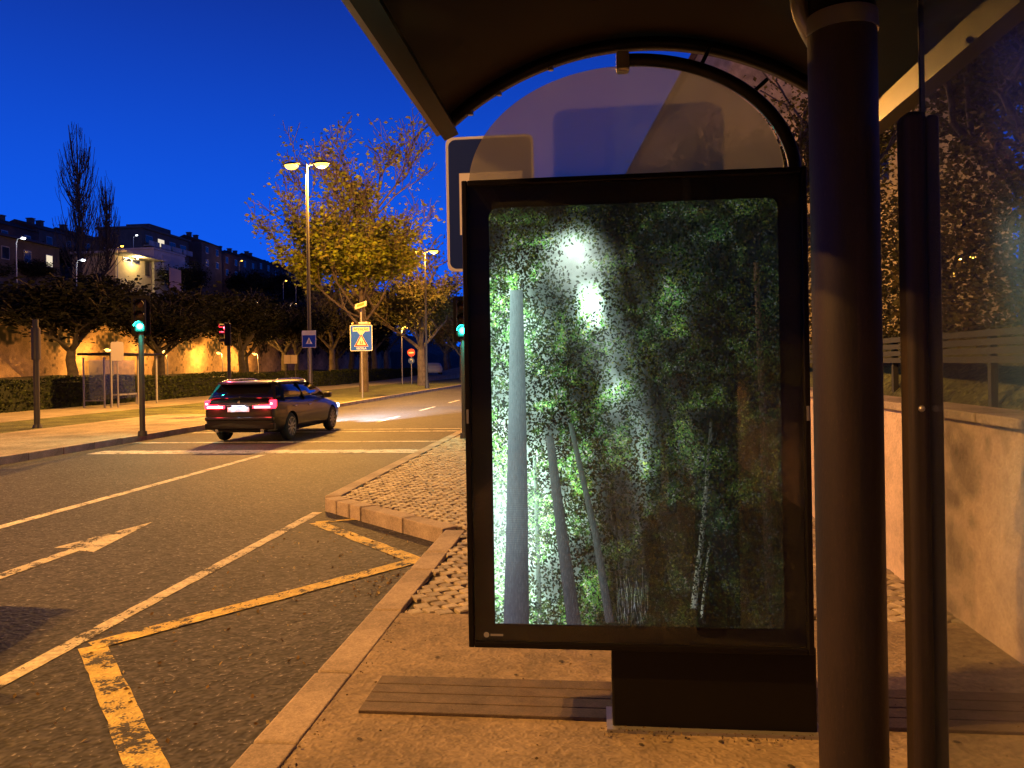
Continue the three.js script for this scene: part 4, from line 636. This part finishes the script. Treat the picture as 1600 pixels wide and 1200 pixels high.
  const bare = (u, v) => v > 0.52 && trunks.slice(0, 3).some(([pts, w0, w1]) => { for (let t = 0; t <= 1; t += 0.05) { const [a, b] = at(pts, t); if (Math.abs(b - v) < 0.02 && Math.abs(a - u) < (w0 + (w1 - w0) * t) * 0.5) return true; } return false; });
  const trunk = ([pts, w0, w1, c0, c1]) => { for (let s = 0; s < 160; s++) { const t = s / 159, [a, b] = at(pts, t), x = a * w, y = b * h, r = (w0 + (w1 - w0) * t) * w / 2 * rr(0.96, 1.04), m = (q) => c0.map((z, j) => (z + (c1[j] - z) * t) * q | 0), gr = g.createLinearGradient(x - r, 0, x + r, 0); gr.addColorStop(0, `rgb(${m(1.3)})`); gr.addColorStop(0.55, `rgb(${m(1)})`); gr.addColorStop(1, `rgb(${m(0.72)})`); g.fillStyle = gr; g.fillRect(x - r, y - 2, 2 * r, h / 110); for (let q = 0; q < r / 2; q++) { g.fillStyle = `rgba(${rnd() < 0.6 ? '20,24,28' : '200,215,215'},${rr(0.04, 0.16)})`; g.fillRect(x + rr(-0.95, 0.95) * r, y + rr(-8, 8), rr(1, 2.5), rr(6, 26)); } } };
  leaves(56000, 3, 7, 0.38); trunks.slice(3).forEach(trunk); leaves(34000, 2.5, 5.5, 0.26); trunks.slice(0, 3).forEach(trunk);
  g.strokeStyle = 'rgba(24,30,26,0.85)'; for (const [a, b, c, d] of [[0.1, 0.72, 0.2, 0.64], [0.2, 0.66, 0.12, 0.7], [0.5, 0.48, 0.7, 0.56], [0.66, 0.5, 0.8, 0.62], [0.06, 0.42, 0.22, 0.36], [0.72, 0.5, 0.9, 0.4]]) { g.lineWidth = rr(2, 4); g.beginPath(); g.moveTo(a * w, b * h); g.quadraticCurveTo((a + c) / 2 * w, (b + d) / 2 * h + 12, c * w, d * h); g.stroke(); }
  leaves(14000, 2, 4, 0.2, true);
  for (let i = 0; i < 90; i++) { const x = (0.48 + rr(-0.05, 0.06)) * w, y = h * rr(0.93, 1); g.strokeStyle = `rgba(190,205,220,${rr(0.1, 0.4)})`; g.lineWidth = 1.5; g.beginPath(); g.moveTo(x, y); g.lineTo(x + rr(-14, 8), y - rr(20, 110)); g.stroke(); }
  const mist = (u, v, ru, a, c) => { const q = g.createRadialGradient(u * w, v * h, 0, u * w, v * h, ru * w); q.addColorStop(0, `rgba(${c},${a})`); q.addColorStop(1, `rgba(${c},0)`); g.fillStyle = q; g.fillRect(0, 0, w, h); };
  mist(0.02, 0.72, 0.3, 0.5, '205,250,238'); mist(0.05, 0.9, 0.22, 0.4, '215,245,240'); mist(0.12, 0.28, 0.2, 0.3, '190,245,225'); mist(0.31, 0.13, 0.14, 0.5, '220,235,225'); mist(0.5, 0.5, 0.16, 0.16, '190,210,215'); g.globalAlpha = 0.75; trunk(trunks[0]); trunk(trunks[1]); g.globalAlpha = 1;
  for (const [x0, x1, a] of [[0.34, 0.5, 0.07], [0.4, 0.66, 0.05], [0.46, 0.84, 0.05]]) { g.fillStyle = `rgba(210,225,225,${a})`; g.beginPath(); g.moveTo(x0 * w, h * 0.1); g.lineTo((x0 + 0.04) * w, h * 0.1); g.lineTo((x1 + 0.05) * w, h * 0.92); g.lineTo((x1 - 0.04) * w, h * 0.92); g.fill(); }
  const px = g.getImageData(0, 0, w, h), d = px.data; for (let i = 0; i < d.length; i += 4) { const m = (d[i] + d[i + 1] + d[i + 2]) / 3; for (let c = 0; c < 3; c++) { const v = (m + (d[i + c] - m) * 0.82) / 255; d[i + c] = Math.min(255, 255 * Math.pow(v, 1.35) * 1.12 * [1.03, 1, 0.97][c]); } } g.putImageData(px, 0, 0); mist(0.0, 0.74, 0.24, 0.5, '206,240,226'); mist(0.03, 0.45, 0.2, 0.28, '190,235,220'); mist(0.32, 0.15, 0.16, 0.34, '205,218,210'); mist(0.4, 0.34, 0.14, 0.2, '190,206,204'); g.globalAlpha = 0.6; trunk(trunks[0]); trunk(trunks[1]); trunk(trunks[2]); g.globalAlpha = 1;
}
{
  const t = thing('advertising_panel', 'black framed backlit advertising panel showing a forest photograph', 'advertising panel', [0.157, 0.5, -3.3]);
  const W = 1.445, H = 2.02, w = 1.215, h = 1.8;
  mesh('case', metres(rbox(W, H, 0.17, 0.02, 0, H / 2, -0.1)), M.blackMetal, t);
  const f = mesh('frame', [rbox(0.025, H, 0.03, 0.006, -W / 2 + 0.0125, H / 2, 0), rbox(0.025, H, 0.03, 0.006, W / 2 - 0.0125, H / 2, 0), rbox(W - 0.05, 0.025, 0.03, 0.006, 0, H - 0.0125, 0), rbox(W - 0.05, 0.025, 0.03, 0.006, 0, 0.0125, 0)].map(metres), M.blackMetal, t);
  for (const x of [-0.71, 0.71]) mesh('hinge', metres(box(0.01, 0.06, 0.04, x, 1.0, 0.0)), M.zinc, f);
  const border = new THREE.Shape([[-W / 2 + 0.024, 0.024], [W / 2 - 0.024, 0.024], [W / 2 - 0.024, H - 0.024], [-W / 2 + 0.024, H - 0.024]].map((p) => new THREE.Vector2(...p)));
  mesh('border', metres(new THREE.ShapeGeometry(border).translate(0, 0, -0.012)), plain(0.006, 0.006, 0.006, 0.6), t);
  const s = new THREE.Shape(), x = w / 2, r = 0.045, y0 = 0.1, y1 = 0.1 + h; s.moveTo(-x, y0); s.lineTo(x, y0); s.lineTo(x, y1 - r); s.quadraticCurveTo(x, y1, x - r, y1); s.lineTo(-x + r, y1); s.quadraticCurveTo(-x, y1, -x, y1 - r);
  const g = new THREE.ShapeGeometry(s, 8), p = g.attributes.position, uv = g.attributes.uv; for (let i = 0; i < p.count; i++) uv.setXY(i, p.getX(i) / w + 0.5, (p.getY(i) - y0) / h);
  const print = canvasTexture(1024, 1517, forestPrint);
  mesh('backlit_display', g.translate(0, 0, -0.008), new THREE.MeshStandardMaterial({ color: 0x000000, emissive: 0xffffff, emissiveMap: print, emissiveIntensity: 1.6, roughness: 0.6 }), t);
  mesh('cover_glass', metres(box(W - 0.052, H - 0.052, 0.004, 0, H / 2, 0.004)), M.cover, t);
  const leg = mesh('leg', metres(rbox(0.85, 0.38, 0.15, 0.012, 0.315, -0.17, -0.1)), M.blackMetal, t); mesh('foot_plate', metres(box(0.9, 0.02, 0.22, 0.315, -0.345, -0.1)), M.zinc, leg);
  const lg = mesh('maker_mark', new THREE.CircleGeometry(0.012, 20).translate(-0.645, 0.055, 0.0075), plain(0.35, 0.36, 0.35, 0.6), t); mesh('maker_line', new THREE.PlaneGeometry(0.055, 0.009).translate(-0.6, 0.055, 0.0075), plain(0.3, 0.31, 0.3, 0.6), lg);
  const area = new THREE.RectAreaLight(0xcfe8d8, 0.02, w, h); area.position.set(0, H / 2, 0.03); area.rotation.y = Math.PI; t.add(area);
}
// leaf litter and pebbles in the bay
{
  const pts = []; for (let i = 0; i < 260; i++) pts.push(V(rr(-3.2, -1.5), 0.008, rr(-8, -1.5))); for (let i = 0; i < 60; i++) pts.push(V(rr(-2.0, -1.48), 0.008, rr(-6.3, -5.6)));
  const o = mesh('leaf_litter', leafCloud(pts, 0.028, [[0.3, 0.22, 0.1], [0.4, 0.33, 0.2], [0.2, 0.13, 0.06]], 0.9), leafMat); o.userData = { kind: 'stuff', label: 'scattered dry leaves and crumbs on the bus bay asphalt', category: 'litter' };
}

{
  const g = []; for (let i = 0; i < 90; i++) { const r = rr(0.006, 0.018), c = new THREE.CircleGeometry(r, 7).rotateX(-Math.PI / 2).scale(1, 1, rr(0.6, 1)).rotateY(rnd() * 6); g.push(metres(c.translate(rr(-1.2, 2), 0.1545, rr(-4.7, -0.9)))); }
  const o = mesh('trodden_gum', g, plain(0.06, 0.048, 0.036, 0.9)); o.userData = { kind: 'stuff', label: 'small dark spots of trodden gum on the concrete pavement', category: 'gum' };
  const pts = []; for (let i = 0; i < 170; i++) pts.push(V(rr(-1.26, 2), 0.165, rr(-4.7, -2.4))); for (let i = 0; i < 150; i++) pts.push(V(rr(0.0, 0.95), 0.165, -3.32 + rr(-0.02, 0.1))); for (let i = 0; i < 140; i++) pts.push(V(-1.255 + rr(0, 0.06), 0.163, rr(-7, -2.4)));
  const q = mesh('pavement_crumbs', leafCloud(pts, 0.014, [[0.2, 0.15, 0.08], [0.1, 0.08, 0.05], [0.3, 0.22, 0.12]], 0.9), leafMat); q.userData = { kind: 'stuff', label: 'dry crumbs and leaf bits on the pavement by the panel leg', category: 'litter' };
}
scene.traverse((o) => { if (o.isMesh) { o.castShadow = true; o.receiveShadow = true; } });
renderer.render(scene, camera);
